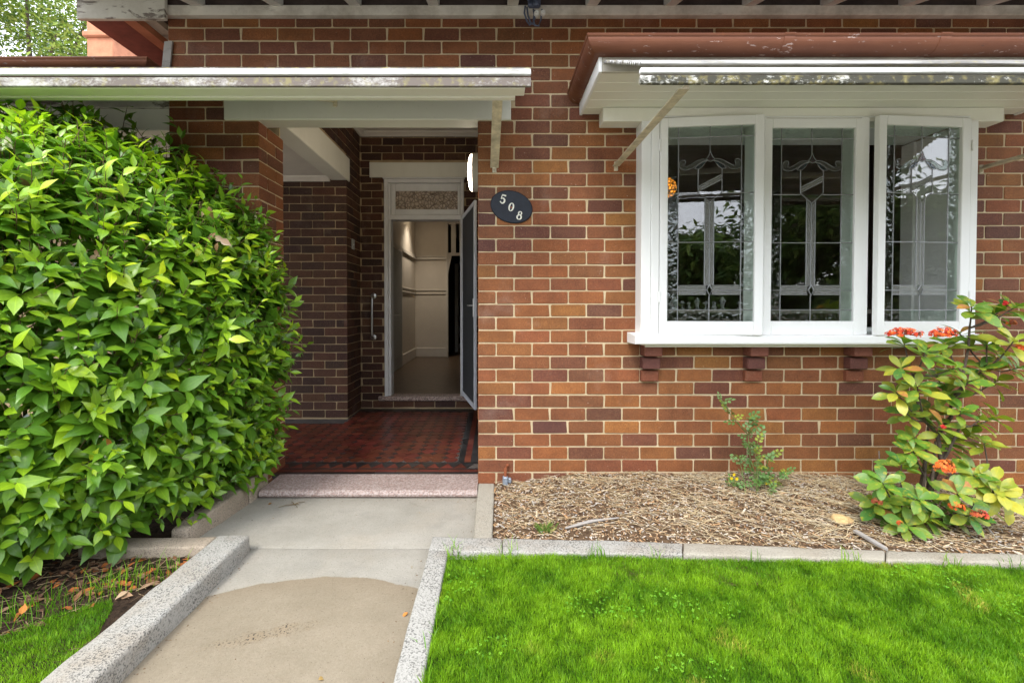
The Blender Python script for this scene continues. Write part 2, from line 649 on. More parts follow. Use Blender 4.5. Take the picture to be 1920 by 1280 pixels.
def m_path():
    m = Mat("path_concrete", 0.85, 0.2)
    base = m.mix(m.ramp(m.noise(3, 6, 0.6), 0.35, 0.7), (0.345, 0.325, 0.28), (0.275, 0.26, 0.22))
    base = m.mix(m.math('MULTIPLY', m.ramp(m.noise(2.1, 3, 0.6, off=(1.4, 2.2, 0)), 0.55, 0.62), 0.35), base, (0.23, 0.22, 0.195))
    base = m.mix(m.math('MULTIPLY', m.ramp(m.noise(1.7, 4, 0.6, off=(7, 3, 0)), 0.5, 0.75), 0.4), base, (0.38, 0.315, 0.23))
    base = m.mix(m.math('MULTIPLY', m.ramp(m.noise(28, 5, 0.7, off=(5, 5, 1)), 0.45, 0.75), 0.3), base, (0.24, 0.22, 0.185))
    # damp sandy stain: an arched edge across the path
    x, y, _ = m.sep()
    dx = m.math('ADD', x, 0.72)
    edge = m.math('SUBTRACT', 2.06, m.math('MULTIPLY', m.math('MULTIPLY', dx, dx), 0.62))
    edge = m.math('ADD', edge, m.math('MULTIPLY', m.noise(5, 4, 0.6), 0.07))
    edge = m.math('SUBTRACT', edge, 0.035)
    dd = m.math('SUBTRACT', edge, y)
    st = m.ramp(dd, 0.0, 0.008)
    rim = m.math('MULTIPLY', st, m.ramp(dd, 0.14, 0.0))
    sand = m.mix(m.ramp(m.noise(4, 6, 0.65, off=(1, 1, 0)), 0.35, 0.7), (0.268, 0.223, 0.157), (0.208, 0.171, 0.116))
    sand = m.mix(m.math('MULTIPLY', m.ramp(m.noise(34, 5, 0.7, off=(9, 5, 1)), 0.45, 0.75), 0.35), sand, (0.19, 0.145, 0.09))
    sand = m.mix(m.math('MULTIPLY', rim, 0.5), sand, (0.20, 0.15, 0.095))
    c = m.mix(m.math('MULTIPLY', st, 0.9), base, sand)
    ck = m.node("ShaderNodeTexVoronoi", feature='DISTANCE_TO_EDGE')
    ck.inputs["Scale"].default_value = 1.15
    wv = m.node("ShaderNodeVectorMath", operation='MULTIPLY_ADD')
    nc = m.node("ShaderNodeTexNoise"); nc.inputs["Scale"].default_value = 6; nc.inputs["Detail"].default_value = 6
    m.link(m.pos, nc.inputs["Vector"])
    m.link(nc.outputs["Color"], wv.inputs[0]); wv.inputs[1].default_value = (0.16, 0.16, 0); m.link(m.pos, wv.inputs[2])
    m.link(wv.outputs[0], ck.inputs["Vector"])
    c = m.mix(m.math('MULTIPLY', m.ramp(ck.outputs["Distance"], 0.0035, 0.0012), m.math('MULTIPLY', m.ramp(m.noise(2.3, 2, off=(3, 6, 0)), 0.5, 0.6), 0.12)), c, (0.09, 0.07, 0.05))
    gt = m.noise(95, 4, 0.75, off=(3, 1, 8))
    c = m.mix(m.math('MULTIPLY', m.ramp(gt, 0.42, 0.68), 0.28), c, m.mix(1.0, c, (0.55, 0.53, 0.5), 'MULTIPLY'))
    sp = m.ramp(m.noise(125, 2, 0.55), 0.655, 0.71)
    c = m.mix(m.math('MULTIPLY', sp, 0.75), c, (0.10, 0.08, 0.06))
    # worn streak where pebbles show
    ex = m.math('MULTIPLY', m.math('ADD', x, 0.86), 4.2)
    ey = m.math('MULTIPLY', m.math('SUBTRACT', m.math('SUBTRACT', y, 1.685), m.math('MULTIPLY', m.math('ADD', x, 0.86), 0.35)), 20.0)
    r2 = m.math('ADD', m.math('MULTIPLY', ex, ex), m.math('MULTIPLY', ey, ey))
    r2 = m.math('ADD', r2, m.math('MULTIPLY', m.noise(16, 5, 0.7, off=(0, 4, 0)), 3.4))
    wm = m.ramp(r2, 2.5, 1.5)
    peb = m.ramp(m.noise(120, 1, 0.5, off=(2, 2, 2)), 0.56, 0.62)
    c = m.mix(m.math('MULTIPLY', wm, 0.3), c, (0.24, 0.16, 0.08))
    c = m.mix(m.math('MULTIPLY', wm, peb), c, (0.035, 0.03, 0.03))
    m.color(c)
    m.rough(m.math('SUBTRACT', 0.9, m.math('MULTIPLY', st, 0.15)))
    m.bump(m.math('ADD', m.noise(150, 4, 0.75), m.noise(14, 3)), 0.5, 0.005)
    return m.m


def m_soil(name="soil", a=(0.07, 0.045, 0.03), b=(0.025, 0.017, 0.012)):
    m = Mat(name, 0.95, 0.1)
    c = m.mix(m.ramp(m.noise(30, 6, 0.7), 0.35, 0.65), a, b)
    m.color(c)
    m.bump(m.noise(60, 6, 0.75), 0.9, 0.02)
    return m.m


M = {}
M["brick"] = m_brick()
M["mortar"] = m_mortar()
M["mortar_dark"] = m_mortar_dark()
M["white"] = m_white("white_gloss_paint", (0.82, 0.82, 0.80), 0.06)
M["cream"] = m_white("cream_paint", (0.80, 0.79, 0.70), 0.10)
M["beam"] = m_white("beam_paint", (0.66, 0.65, 0.57), 0.15)
M["moss_a"] = m_mossy("lichen_stained_fascia", 0.43, 0.56, base=(0.50, 0.49, 0.46), dark=(0.11, 0.085, 0.07), dens=0.88, scale=7)
M["moss_b"] = m_mossy("mossy_fascia", 0.445, 0.52, base=(0.56, 0.56, 0.52), dark=(0.032, 0.030, 0.018), dens=0.95, scale=26)
M["strip"] = m_mossy("weathered_white_strip", 0.54, 0.72, base=(0.62, 0.62, 0.61), dens=0.65, scale=22, stretch=(0.15, 1, 1))
M["sheet"] = m_mossy("weathered_rib_shaded_sheet", 0.47, 0.60, base=(0.50, 0.50, 0.49), dark=(0.10, 0.09, 0.08), dens=0.8, scale=30, stretch=(0.05, 1, 1))  # long dark streaks paint the shade between the ribs, over the weathering
M["sheet_dark"] = m_mossy("lichen_dark_sheet", 0.36, 0.52, base=(0.45, 0.43, 0.40), dark=(0.07, 0.06, 0.05), dens=0.9, scale=30)
M["peel"] = m_peel("flaking_white_paint", lo=0.53, hi=0.57)
M["peel2"] = m_peel("flaking_grey_paint", base=(0.56, 0.53, 0.46), lo=0.62, hi=0.68, gamt=0.75)
M["grimy"] = m_peel("grimy_eave_timber", base=(0.66, 0.63, 0.56), lo=0.60, hi=0.74, gamt=0.85)
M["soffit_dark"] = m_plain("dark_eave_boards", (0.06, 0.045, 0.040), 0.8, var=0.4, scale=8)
M["gutter"] = m_gutter()
M["rafter"] = m_white("rafter_paint", (0.74, 0.73, 0.69), 0.35)
M["terracotta"] = m_plain("terracotta_render", (0.46, 0.20, 0.115), 0.85, var=0.22, scale=5)
M["dark_red"] = m_plain("dark_red_paint", (0.14, 0.04, 0.03), 0.6, var=0.3)
M["brass"] = m_plain("weathered_cream_steel", (0.52, 0.46, 0.33), 0.6, 0.4, var=0.35, scale=18)
M["steel"] = m_plain("brushed_steel", (0.55, 0.55, 0.53), 0.3, 0.5, metal=1.0, var=0.1)
M["lead"] = m_plain("lead_came", (0.25, 0.255, 0.255), 0.5, 0.5, metal=0.5, var=0.2)
M["glass"] = m_glass("clear_glass")
M["glass_tex"] = m_glass("hammered_glass", 0.75, (0.86, 0.92, 0.88), 30, 0.0, 0.06)
M["glass_wing"] = m_glass("pale_scroll_glass", 0.3, (0.8, 0.84, 0.82), 60, 0.05, 0.05)
M["glass_band"] = m_glass("stippled_glass", 0.9, (0.8, 0.82, 0.8), 220, 0.14, 0.10)
M["glass_red"] = m_glass("ruby_glass", 0.2, (0.30, 0.015, 0.05), 60, 0.05)
M["glass_blue"] = m_glass("teal_glass", 0.2, (0.04, 0.24, 0.33), 60, 0.05)
ga = Mat("hall_textured_glass", 0.12, 0.9)
ga.color(ga.mix(ga.ramp(ga.voro(26, feature='DISTANCE_TO_EDGE'), 0.02, 0.14), (0.20, 0.155, 0.12), (0.62, 0.53, 0.43)))
ga.bump(ga.voro(26), 1.0, 0.03)
gt = ga.node("ShaderNodeBsdfTransparent"); gt.inputs[0].default_value = (0.9, 0.8, 0.68, 1)
gm = ga.node("ShaderNodeMixShader"); gm.inputs[0].default_value = 0.7
ga.link(gt.outputs[0], gm.inputs[1]); ga.link(ga.b.outputs[0], gm.inputs[2]); ga.link(gm.outputs[0], ga.out.inputs[0])
M["glass_amb"] = ga.m
M["terrazzo"] = m_terrazzo("pink_terrazzo")
M["terrazzo2"] = m_terrazzo("brown_terrazzo", (0.05, 0.035, 0.028), (0.45, 0.36, 0.30), 130)
M["tile"] = m_tinted("glazed_floor_tile", 0.3, 0.45, 0.4, 7, 0.2)
M["grout"] = m_plain("dark_grout", (0.07, 0.06, 0.055), 0.9, var=0.4)
M["path"] = m_path()
M["kerb"] = m_speckle("speckled_kerb")
M["kerb_plain"] = m_speckle("pale_kerb", (0.34, 0.315, 0.26), (0.12, 0.11, 0.09), 0.35, 0.45)
M["kerb_wet"] = m_speckle("stained_kerb", (0.36, 0.30, 0.23), (0.07, 0.05, 0.04), 0.5, 0.7)
M["soil"] = m_soil()
M["lawn_soil"] = m_soil("turf_thatch", (0.05, 0.10, 0.012), (0.03, 0.05, 0.01))
M["ground"] = m_soil("pale_ground", (0.42, 0.40, 0.36), (0.33, 0.31, 0.27))  # tone made pale to bounce neutral light up under the eaves
M["mulch_bed"] = m_soil("mulch_bed", (0.20, 0.13, 0.078), (0.07, 0.043, 0.026))
M["mulch"] = m_tinted("bark_and_straw", 0.9, 0.15, 0.35, 50, 0.4)
M["grass"] = m_tinted("grass_blades", 0.5, 0.3, 0.2, 20, 0.0, 0.3)
M["leaf"] = m_leaf("hedge_leaf", 0.30, 0.55, 0.34)
M["leaf2"] = m_leaf("shrub_leaf", 0.4, 0.45, 0.3, (1.2, 1.2, 1.1), (0.50, 0.42, 0.03), 0.55)
M["leaf3"] = m_leaf("sapling_leaf", 0.5, 0.3, 0.3)
M["treeleaf"] = m_tinted("tree_leaf", 0.55, 0.3, 0.3, 3, 0.0, 0.3)
M["bark"] = m_plain("grey_brown_bark", (0.10, 0.075, 0.058), 0.85, var=0.45, scale=40, bump=0.6)
M["twig"] = m_plain("green_brown_twig", (0.13, 0.09, 0.04), 0.7, var=0.4, scale=40)
M["stem_green"] = m_plain("green_stem", (0.13, 0.17, 0.05), 0.6, var=0.4, scale=40)
M["petal"] = m_tinted("petals", 0.55, 0.25, 0.2, 60, 0.0, 0.25)
M["dead"] = m_leaf("dead_leaf", 0.7, 0.2, 0.1)
M["driftwood"] = m_peel("weathered_stick", base=(0.33, 0.31, 0.29), under=(0.12, 0.11, 0.10), lo=0.5, hi=0.65)
M["stone"] = m_plain("yellow_sandstone", (0.52, 0.36, 0.17), 0.9, var=0.25, scale=20, bump=0.5)
M["navy"] = m_plain("navy_enamel", (0.008, 0.011, 0.018), 0.45, 0.25, var=0.3, scale=30, bump=0.05)
M["numeral"] = m_plain("tarnished_silver", (0.66, 0.64, 0.54), 0.4, 0.5, var=0.2, scale=120)
M["rust"] = m_plain("rust", (0.22, 0.07, 0.03), 0.8)
M["insulator"] = m_plain("grey_blue_plastic", (0.09, 0.11, 0.17), 0.5, var=0.4, scale=30)
M["ceramic"] = m_plain("white_plastic", (0.72, 0.73, 0.72), 0.4, var=0.1)
M["ornament"] = m_plain("grey_ceramic", (0.30, 0.31, 0.30), 0.5, var=0.2)
M["galv"] = m_plain("galvanised_metal", (0.25, 0.29, 0.34), 0.55, 0.5, metal=0.4, var=0.35, scale=60)
M["wallpaint"] = m_plain("beige_hall_paint", (0.62, 0.565, 0.49), 0.7, var=0.05, scale=3, bump=0.05)
M["trim"] = m_plain("hall_trim_paint", (0.62, 0.58, 0.52), 0.5, var=0.05, scale=3, bump=0.05)
M["doorgrey"] = m_plain("grey_door_paint", (0.36, 0.37, 0.36), 0.55, var=0.08, scale=4)
M["ceil"] = m_plain("porch_ceiling_paint", (0.62, 0.58, 0.52), 0.7, var=0.08, scale=3, bump=0.05)
M["vinyl"] = m_plain("brown_vinyl_floor", (0.11, 0.075, 0.05), 0.35, 0.4, var=0.35, scale=14)
M["doorframe"] = m_plain("grey_white_door_frame", (0.62, 0.62, 0.61), 0.45, var=0.08, scale=6, bump=0.05)
M["screen_frame"] = m_plain("silver_screen_door_frame", (0.52, 0.54, 0.58), 0.4, 0.5, var=0.1, scale=20)
M["screen_mesh"] = m_plain("dark_fly_mesh", (0.030, 0.032, 0.034), 0.6, var=0.3, scale=300)
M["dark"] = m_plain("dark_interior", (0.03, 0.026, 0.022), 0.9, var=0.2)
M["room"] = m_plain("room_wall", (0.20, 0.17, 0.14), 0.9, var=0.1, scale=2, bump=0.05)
M["lamp"] = m_emit("lit_diffuser", (1.0, 0.86, 0.66), 9.0)
M["lamp_base"] = m_plain("lamp_base_white", (0.7, 0.68, 0.62), 0.5, var=0.05)
am = Mat("amber_lampshade")
em = am.node("ShaderNodeEmission")
am.link(am.mix(am.ramp(am.voro(42, feature='DISTANCE_TO_EDGE'), 0.10, 0.22), (0.03, 0.012, 0.004), (1.0, 0.30, 0.02)), em.inputs[0])
em.inputs[1].default_value = 0.7
am.link(em.outputs[0], am.out.inputs[0])
M["amber"] = am.m
M["hall_lamp"] = m_emit("hall_downlight", (1.0, 0.8, 0.55), 14.0)
M["roof"] = m_plain("terracotta_roof", (0.22, 0.09, 0.055), 0.8, var=0.3)
M["reflectionhedge"] = m_plain("reflection_hedge_green", (0.06, 0.09, 0.028), 0.8, var=0.5, scale=6, bump=0.5)


# =================================================================== GROUND, PATH, KERBS
WY = 3.05                                   # plane of the front wall
FLOOR = 0.042                               # porch floor level

g = MB()
g.add([(-150, -250, -0.16), (150, -250, -0.16), (150, 300, -0.16), (-150, 300, -0.16)], [(0, 1, 2, 3)])
structure(g.build("ground", M["ground"]), "suburban ground around the house")


def rough_block(poly, z0, z1, seg=0.05, jit=0.004, bev=0.010, seed=0, top=None):
    """Worn masonry block: polygon footprint (ccw), chamfered top edge, broken up and jittered."""
    bm = bmesh.new()
    n = len(poly)
    lo = [bm.verts.new((p[0], p[1], z0)) for p in poly]
    hi = [bm.verts.new((p[0], p[1], (top(p) if top else z1))) for p in poly]
    bm.faces.new(lo[::-1]); bm.faces.new(hi)
    for i in range(n):
        bm.faces.new((lo[i], lo[(i + 1) % n], hi[(i + 1) % n], hi[i]))
    ed = [e for e in bm.edges if sum(v in hi for v in e.verts) >= 1]
    bmesh.ops.bevel(bm, geom=ed, offset=bev, segments=2, affect='EDGES', profile=0.6)
    for _ in range(5):
        long = [e for e in bm.edges if e.calc_length() > seg * 1.6]
        if not long: break
        bmesh.ops.subdivide_edges(bm, edges=long, cuts=1, use_grid_fill=True)
    bmesh.ops.triangulate(bm, faces=[f for f in bm.faces if len(f.verts) > 4])
    for v in bm.verts:
        q = v.co * 9 + Vector((seed * 3.1, 0, 0))
        d = mnoise.noise_vector(q) * jit + mnoise.noise_vector(v.co * 40 + Vector((seed, 0, 0))) * jit * 0.5
        v.co += d
    bmesh.ops.recalc_face_normals(bm, faces=bm.faces)
    me = bpy.data.meshes.new("block")
    bm.to_mesh(me); bm.free()
    me.polygons.foreach_set("use_smooth", [True] * len(me.polygons))
    return me


def kerb(poly, z0, z1, mat, seed, label, **k):
    me = rough_block(poly, z0, z1, seed=seed, **k)
    me.materials.append(M[mat])
    o = link_mesh("kerb", me)
    return structure(o, label)


path = thing("path", "concrete front path with an arched sandy damp stain", None)
path["kind"] = "structure"
YJ = gnd(700, 1027, 0).y
YT = gnd(700, 934, 0).y                    # foot of the terrazzo step


def slab(x0, x1, y0, y1, seed):
    me = rough_block([(x0, y0), (x1, y0), (x1, y1), (x0, y1)], -0.10, 0.0, seg=0.12, jit=0.0015, bev=0.004, seed=seed)
    me.materials.append(M["path"])
    return link_mesh("slab", me, path)


slab(-1.60, -0.105, YJ + 0.003, YT + 0.02, 1)
slab(-1.23, -0.30, YJ - 1.9, YJ - 0.003, 2)
slab(-1.23, -0.30, YJ - 3.9, YJ - 1.906, 3)

# kerbs: left of path, and the L-shaped one between path, lawn and garden bed
ky = gnd(474, 1000, 0.09).y
kerb([(-1.375, -0.6), (-1.215, -0.6), (-1.215, ky), (-1.375, ky)], -0.12, 0.09, "kerb", 4, "speckled kerb along the left of the path", jit=0.007, bev=0.016)
kerb([(-1.98, 2.16), (-1.385, 2.17), (-1.385, 2.27), (-1.98, 2.26)], -0.12, 0.075, "kerb_wet", 5, "brown stained kerb running under the hedge", jit=0.005)
kerb([(-1.66, 2.33), (-1.57, 2.33), (-1.52, 2.82), (-1.63, 2.82)], -0.12, 0.12, "kerb_wet", 6, "damp stained kerb block beside the step", jit=0.006, bev=0.012, top=lambda p: 0.085 if p[1] < 2.5 else 0.12)
kerb([(-1.62, 2.83), (-1.515, 2.83), (-1.505, 3.04), (-1.62, 3.04)], -0.12, 0.15, "kerb_wet", 16, "dark kerb end against the brick pier", jit=0.005)
KR = 0.05


def kp(px, py):
    p = gnd(px, py, KR)
    return (p.x, p.y)


k_back = [(-0.318, kp(840, 1005)[1]), kp(942, 1008), kp(1280, 1016), kp(1660, 1031), (5.6, gnd(1920, 1042, KR).y - 0.16)]
k_front = [(-0.320, kp(838, 1030)[1]), kp(942, 1034), kp(1280, 1038), kp(1660, 1048), (5.6, gnd(1920, 1056, KR).y - 0.16)]
kerb([(-0.325, -0.6), (-0.232, -0.6), (-0.222, k_front[0][1] - 0.002), (-0.318, k_front[0][1] - 0.002)], -0.12, KR, "kerb", 7, "speckled kerb between path and lawn", jit=0.005, bev=0.012)
labs = ["speckled kerb corner beside path and lawn", "grey weathered kerb between mulch and lawn", "pale kerb edging the mulch in front of the window", "pale kerb running in front of the flowering shrub"]
for i in range(4):
    a, b, c, d = Vector((*k_front[i], 0)), Vector((*k_front[i + 1], 0)), Vector((*k_back[i + 1], 0)), Vector((*k_back[i], 0))
    gap = (b - a).normalized() * 0.002
    kerb([(a + gap)[:2], (b - gap)[:2], (c - gap)[:2], (d + gap)[:2]], -0.12, KR, ["kerb", "kerb", "kerb_plain", "kerb_plain"][i], 8 + i, labs[i], jit=0.004)
kerb([(-0.108, 2.225), (-0.012, 2.225), (0.0, 3.045), (-0.108, 3.045)], -0.12, 0.045, "kerb_plain", 13, "pale narrow kerb from the brick corner to the lawn", jit=0.003)

# =================================================================== THE HOUSE
house = thing("brick_house", "single storey brick house with tiled porch, bay window and peeling white eaves", "house", (0, 0, 0))
COURSE = 0.0865
ZJ = 0.113                                  # a bed joint level


brnd = random.Random(99)


def brick_shape(L, H=0.0765, D=0.034, c=0.0055, b=0.0022):
    x, z = L / 2, H / 2
    def ring(x, z, c, y):
        return [(-x + c, y, -z), (x - c, y, -z), (x, y, -z + c), (x, y, z - c), (x - c, y, z), (-x + c, y, z), (-x, y, z - c), (-x, y, -z + c)]
    ra, rb = ring(x - b, z - b, c, 0.0), ring(x, z, c, b)
    for i in range(8):                       # worn, uneven arrises
        jx, jz = brnd.uniform(-0.0016, 0.0007), brnd.uniform(-0.0014, 0.0007)
        if brnd.random() < 0.05: jx, jz = -0.006, -0.004
        sx_, sz_ = (1 if ra[i][0] > 0 else -1), (1 if ra[i][2] > 0 else -1)
        ra[i] = (ra[i][0] + sx_ * jx, ra[i][1], ra[i][2] + sz_ * jz)
        rb[i] = (rb[i][0] + sx_ * jx, rb[i][1], rb[i][2] + sz_ * jz)
    v = ra + rb + ring(x, z, c, D)
    f = [tuple(range(8))]
    for r in (0, 8):
        for i in range(8):
            j = (i + 1) % 8
            f.append((r + i, r + 8 + i, r + 8 + j, r + j))
    return v, f


PAL = [(0.325, 0.135, 0.043), (0.282, 0.111, 0.040), (0.252, 0.096, 0.039), (0.222, 0.086, 0.040), (0.188, 0.076, 0.043), (0.160, 0.067, 0.043), (0.130, 0.058, 0.042)]
PAL_SHADE = [(0.090, 0.043, 0.026), (0.078, 0.037, 0.024), (0.064, 0.032, 0.023), (0.052, 0.027, 0.021), (0.105, 0.048, 0.027)]  # porch bricks: the porch's shade is put into darker brick tones


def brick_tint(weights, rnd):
    c = rnd.choice(PAL_SHADE) if weights is None else rnd.choices(PAL, weights)[0]
    j = rnd.uniform(0.92, 1.08)
    return (c[0] * j * rnd.uniform(0.95, 1.05), c[1] * j * rnd.uniform(0.92, 1.08), c[2] * j)


def lay(x0, x1, z0, z1, openings=(), lattice=0.0, zj=ZJ, hc=COURSE, full=0.24):
    """Stretcher bond: list of (centre, height centre, length, height)."""
    out = []
    k0 = math.floor((z0 - zj) / hc)
    k1 = math.ceil((z1 - zj) / hc)
    for k in range(k0, k1):
        a, b = zj + k * hc, zj + (k + 1) * hc
        a2, b2 = max(a, z0), min(b, z1)
        if b2 - a2 < 0.03: continue
        spans = [(x0, x1)]
        for (ox0, ox1, oz0, oz1) in openings:
            ov = min(b2, oz1) - max(a2, oz0)
            if ov > 0.4 * (b2 - a2):
                ns = []
                for s0, s1 in spans:
                    if ox1 <= s0 or ox0 >= s1: ns.append((s0, s1)); continue
                    if ox0 - s0 > 0.02: ns.append((s0, ox0))
                    if s1 - ox1 > 0.02: ns.append((ox1, s1))
                spans = ns
        shift = 0.5 * full if k % 2 else 0.0
        n0 = math.floor((x0 - lattice - shift) / full) - 1
        n1 = math.ceil((x1 - lattice - shift) / full) + 1
        for n in range(n0, n1):
            j0, j1 = lattice + shift + n * full, lattice + shift + (n + 1) * full
            for s0, s1 in spans:
                p, q = max(j0, s0), min(j1, s1)
                # joints eat 5 mm each side, none at a free end
                p2 = p + (0.0038 if p == j0 and p > s0 + 1e-6 else 0.0)
                q2 = q - (0.0038 if q == j1 and q < s1 - 1e-6 else 0.0)
                if q2 - p2 > 0.03:
                    out.append(((p2 + q2) / 2, (a2 + b2) / 2, q2 - p2, (b2 - a2) - 0.0072))
    return out


_bm_cache = {}


def brick_mesh(L, H):
    key = (round(L * 1000), round(H * 1000), brnd.randint(0, 7))
    if key not in _bm_cache:
        mb = MB(); v, f = brick_shape(L, H); mb.add(v, f)
        _bm_cache[key] = mb.mesh("brick", M["brick"])
    return _bm_cache[key]


def bricks_joined(items, mapf, weights, seed, name="brickwork", parent=None, jit=0.0012):
    """Many bricks as one part of kind stuff. mapf(xc, y, z) -> world."""
    rnd = random.Random(seed)
    mb = MB()
    for xc, zc, L, H in items:
        v, f = brick_shape(L, H)
        dy = rnd.uniform(-jit, jit); rt = rnd.uniform(-0.006, 0.006); dz = rnd.uniform(-0.001, 0.001)
        mb.add([mapf(xc + p[0] - p[2] * rt, p[1] + dy, zc + p[2] + p[0] * rt + dz) for p in v], f, brick_tint(weights, rnd))
    o = mb.build(name, M["brick"], parent)
    o["kind"] = "stuff"
    return o


# ---- openings in the front plane
Z_LT, Z_LB = zat(187, WY), zat(226, WY)                    # lintel over the porch
X_PL, X_PR = -1.557, -0.109                                # porch opening
X_WL = xat(315, 80, WY)                                    # left end of the wall
X_L0, X_L1 = xat(421, 210, WY), xat(958, 210, WY)
FY = 2.92                                                  # front plane of the window frame
W0, W1 = 0.937, 3.066
Z_SB = zat(645, 2.88)                                      # underside of the window sill
Z_ST = zat(629, 2.88)
Z_GB, Z_GT = zat(602, FY), zat(239, FY)                    # glass bottom and top
Z_BL = zat(228, 2.94)                                      # underside of the head block
Z_SO = zat(137, 2.51)                                      # soffit of the bay eave
Z_TOP = zat(26, WY)
opens = [(X_PL, X_PR, -2, Z_LB), (X_L0, X_L1, Z_LB, Z_LT), (0.955, 3.05, Z_SB + 0.02, Z_BL + 0.06)]
XE = 6.2

wall = None
mb = MB()
MPL, MPR = X_PL - 0.004, X_PR + 0.004
xs = sorted({X_WL, XE, MPL, MPR, X_L0, X_L1, 0.955, 3.05})
zs = sorted({-0.15, Z_TOP + 0.35, Z_LB, Z_LT, Z_SB + 0.02, Z_BL + 0.06})
solid = {}
for i in range(len(xs) - 1):
    for j in range(len(zs) - 1):
        cx, cz = (xs[i] + xs[i + 1]) / 2, (zs[j] + zs[j + 1]) / 2
        s = X_WL <= cx <= XE
        for (a, b, c, d) in [(MPL, MPR, -2, Z_LB)] + opens[1:]:
            if a < cx < b and c < cz < d: s = False
        solid[i, j] = s
YF, YB = WY + 0.0035, WY + 0.335
for (i, j), s in solid.items():
    if not s: continue
    a, b, c, d = xs[i], xs[i + 1], zs[j], zs[j + 1]
    mb.add([(a, YF, c), (b, YF, c), (b, YF, d), (a, YF, d)], [(0, 1, 2, 3)])
    mb.add([(a, YB, c), (b, YB, c), (b, YB, d), (a, YB, d)], [(3, 2, 1, 0)])
    if not solid.get((i - 1, j)): mb.add([(a, YF, c), (a, YB, c), (a, YB, d), (a, YF, d)], [(3, 2, 1, 0)])
    if not solid.get((i + 1, j)): mb.add([(b, YF, c), (b, YB, c), (b, YB, d), (b, YF, d)], [(0, 1, 2, 3)])
    if not solid.get((i, j - 1)): mb.add([(a, YF, c), (b, YF, c), (b, YB, c), (a, YB, c)], [(3, 2, 1, 0)])
    if not solid.get((i, j + 1)): mb.add([(a, YF, d), (b, YF, d), (b, YB, d), (a, YB, d)], [(0, 1, 2, 3)])
wall = mb.build("front_wall", M["mortar"], house, recalc=False)

items = lay(X_WL, XE, -0.10, Z_TOP, opens, lattice=X_PR)
rnd = random.Random(11)
WTS = [2.2, 5, 5, 4, 3, 1.2, 0.25]
WTS_TOP = [0.4, 2, 4, 6, 5, 3, 0.8]


def rank(it):
    xc, zc, L, H = it
    d = Vector((xc, WY, zc - EYE))
    c, s = math.cos(PITCH), math.sin(PITCH)
    dep = d.y * c - d.z * s
    px = PX + FOC * d.x / dep
    py = PY - FOC * (d.z * c + d.y * s) / dep
    if px < 330 or px > 1905 or py < 30 or py > 905: return None
    if px < 895 and not (py < 122): return None
    if px > 1640 and py > 560: return None
    if px > 1075 and 70 < py < 215: return None
    if px > 1170 and py > 600 and py < 660: return None
    if 1350 < px < 1480 and py > 760: return None
    return (L > 0.2, -abs(py - 480) - 0.35 * abs(px - 1000))


cand = [(rank(it), i) for i, it in enumerate(items)]
cand = sorted([c for c in cand if c[0] is not None], reverse=True)
single = {i for _, i in cand[:300]}
rest = []
for i, it in enumerate(items):
    xc, zc, L, H = it
    if i in single:
        o = link_mesh("brick", brick_mesh(L, H), wall, (xc, WY + rnd.uniform(-0.0012, 0.0012), zc + rnd.uniform(-0.001, 0.001)))
        o.rotation_euler = (rnd.uniform(-0.01, 0.01), rnd.uniform(-0.006, 0.006), rnd.uniform(-0.004, 0.004))
        o.scale = (rnd.uniform(0.988, 1.0), 1, rnd.uniform(0.975, 1.01))
        o.color = (*brick_tint(WTS if zc < 2.4 else WTS_TOP, rnd), 1)
    else:
        rest.append(it)
bricks_joined([r for r in rest if r[1] < 2.4], lambda x, y, z: (x, WY + y, z), WTS, 5, "brick", wall)
bricks_joined([r for r in rest if r[1] >= 2.4], lambda x, y, z: (x, WY + y, z), WTS_TOP, 6, "brick", wall)

# ---- corbels under the window sill (three stacks of three bricks), parts of the wall
for cx, cy in ((1200, 655), (1393, 655), (1581.7, 655)):
    x = xat(cx, cy, WY)
    for k, (dep, hh) in enumerate(((0.10, 0), (0.064, 1), (0.032, 2))):
        z1 = Z_SB - 0.012 - k * COURSE
        c = MB(); c.bbox(x, x + 0.115, WY - dep, WY + 0.02, z1 - 0.075, z1, 0.006)
        o = c.build("corbel_brick", M["brick"], wall)
        o.color = (*[(0.20, 0.075, 0.05), (0.14, 0.055, 0.045), (0.22, 0.075, 0.04)][k], 1)

# ---- lintel and left beam
mb = MB(); mb.bbox(X_L0, X_L1, WY - 0.012, WY + 0.13, Z_LB, Z_LT + 0.02, 0.006)
mb.build("porch_lintel", M["beam"], house)
mb = MB(); mb.bbox(xat(-120, 200, 3.1), X_WL - 0.005, 3.09, 3.2, zat(246, 3.1), zat(178, 3.1), 0.006)
mb.build("side_beam", M["cream"], house)
mb = MB(); mb.bbox(xat(-120, 200, 3.1), X_WL - 0.01, 3.06, 3.088, zat(203, 3.07), zat(176, 3.07), 0.004)
mb.build("beam_trim", M["peel"], house)

# ---- porch: pier side, return wall, side wall, back wall
YPB = 3.40
YR, YK = 4.80, 5.29
XS = -1.54
Z_CE = zat(250, YK)                                        # porch ceiling
Z_LC = zat(333, YR)                                        # ceiling of the porch's left arm
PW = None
pier = MB()
pier.box(X_WL + 0.03, X_PL - 0.021, YB + 0.002, YPB - 0.002, -0.1, Z_LT + 0.3)
pier.box(X_PL - 0.02, X_PL - 0.004, YB, YPB, -0.1, Z_LB)
pw = pier.build("porch_pier", M["mortar"], house)
bricks_joined(lay(WY + 0.002, YPB, -0.05, Z_LB, lattice=WY + 0.002 - 0.125), lambda x, y, z: (X_PL - y, x, z), WTS_TOP, 21, "brick", pw)

pb = MB()
# return wall facing the street
pb.box(-8, XS - 0.006, YR + 0.0055, YR + 0.2, -0.05, Z_LC + 0.5)
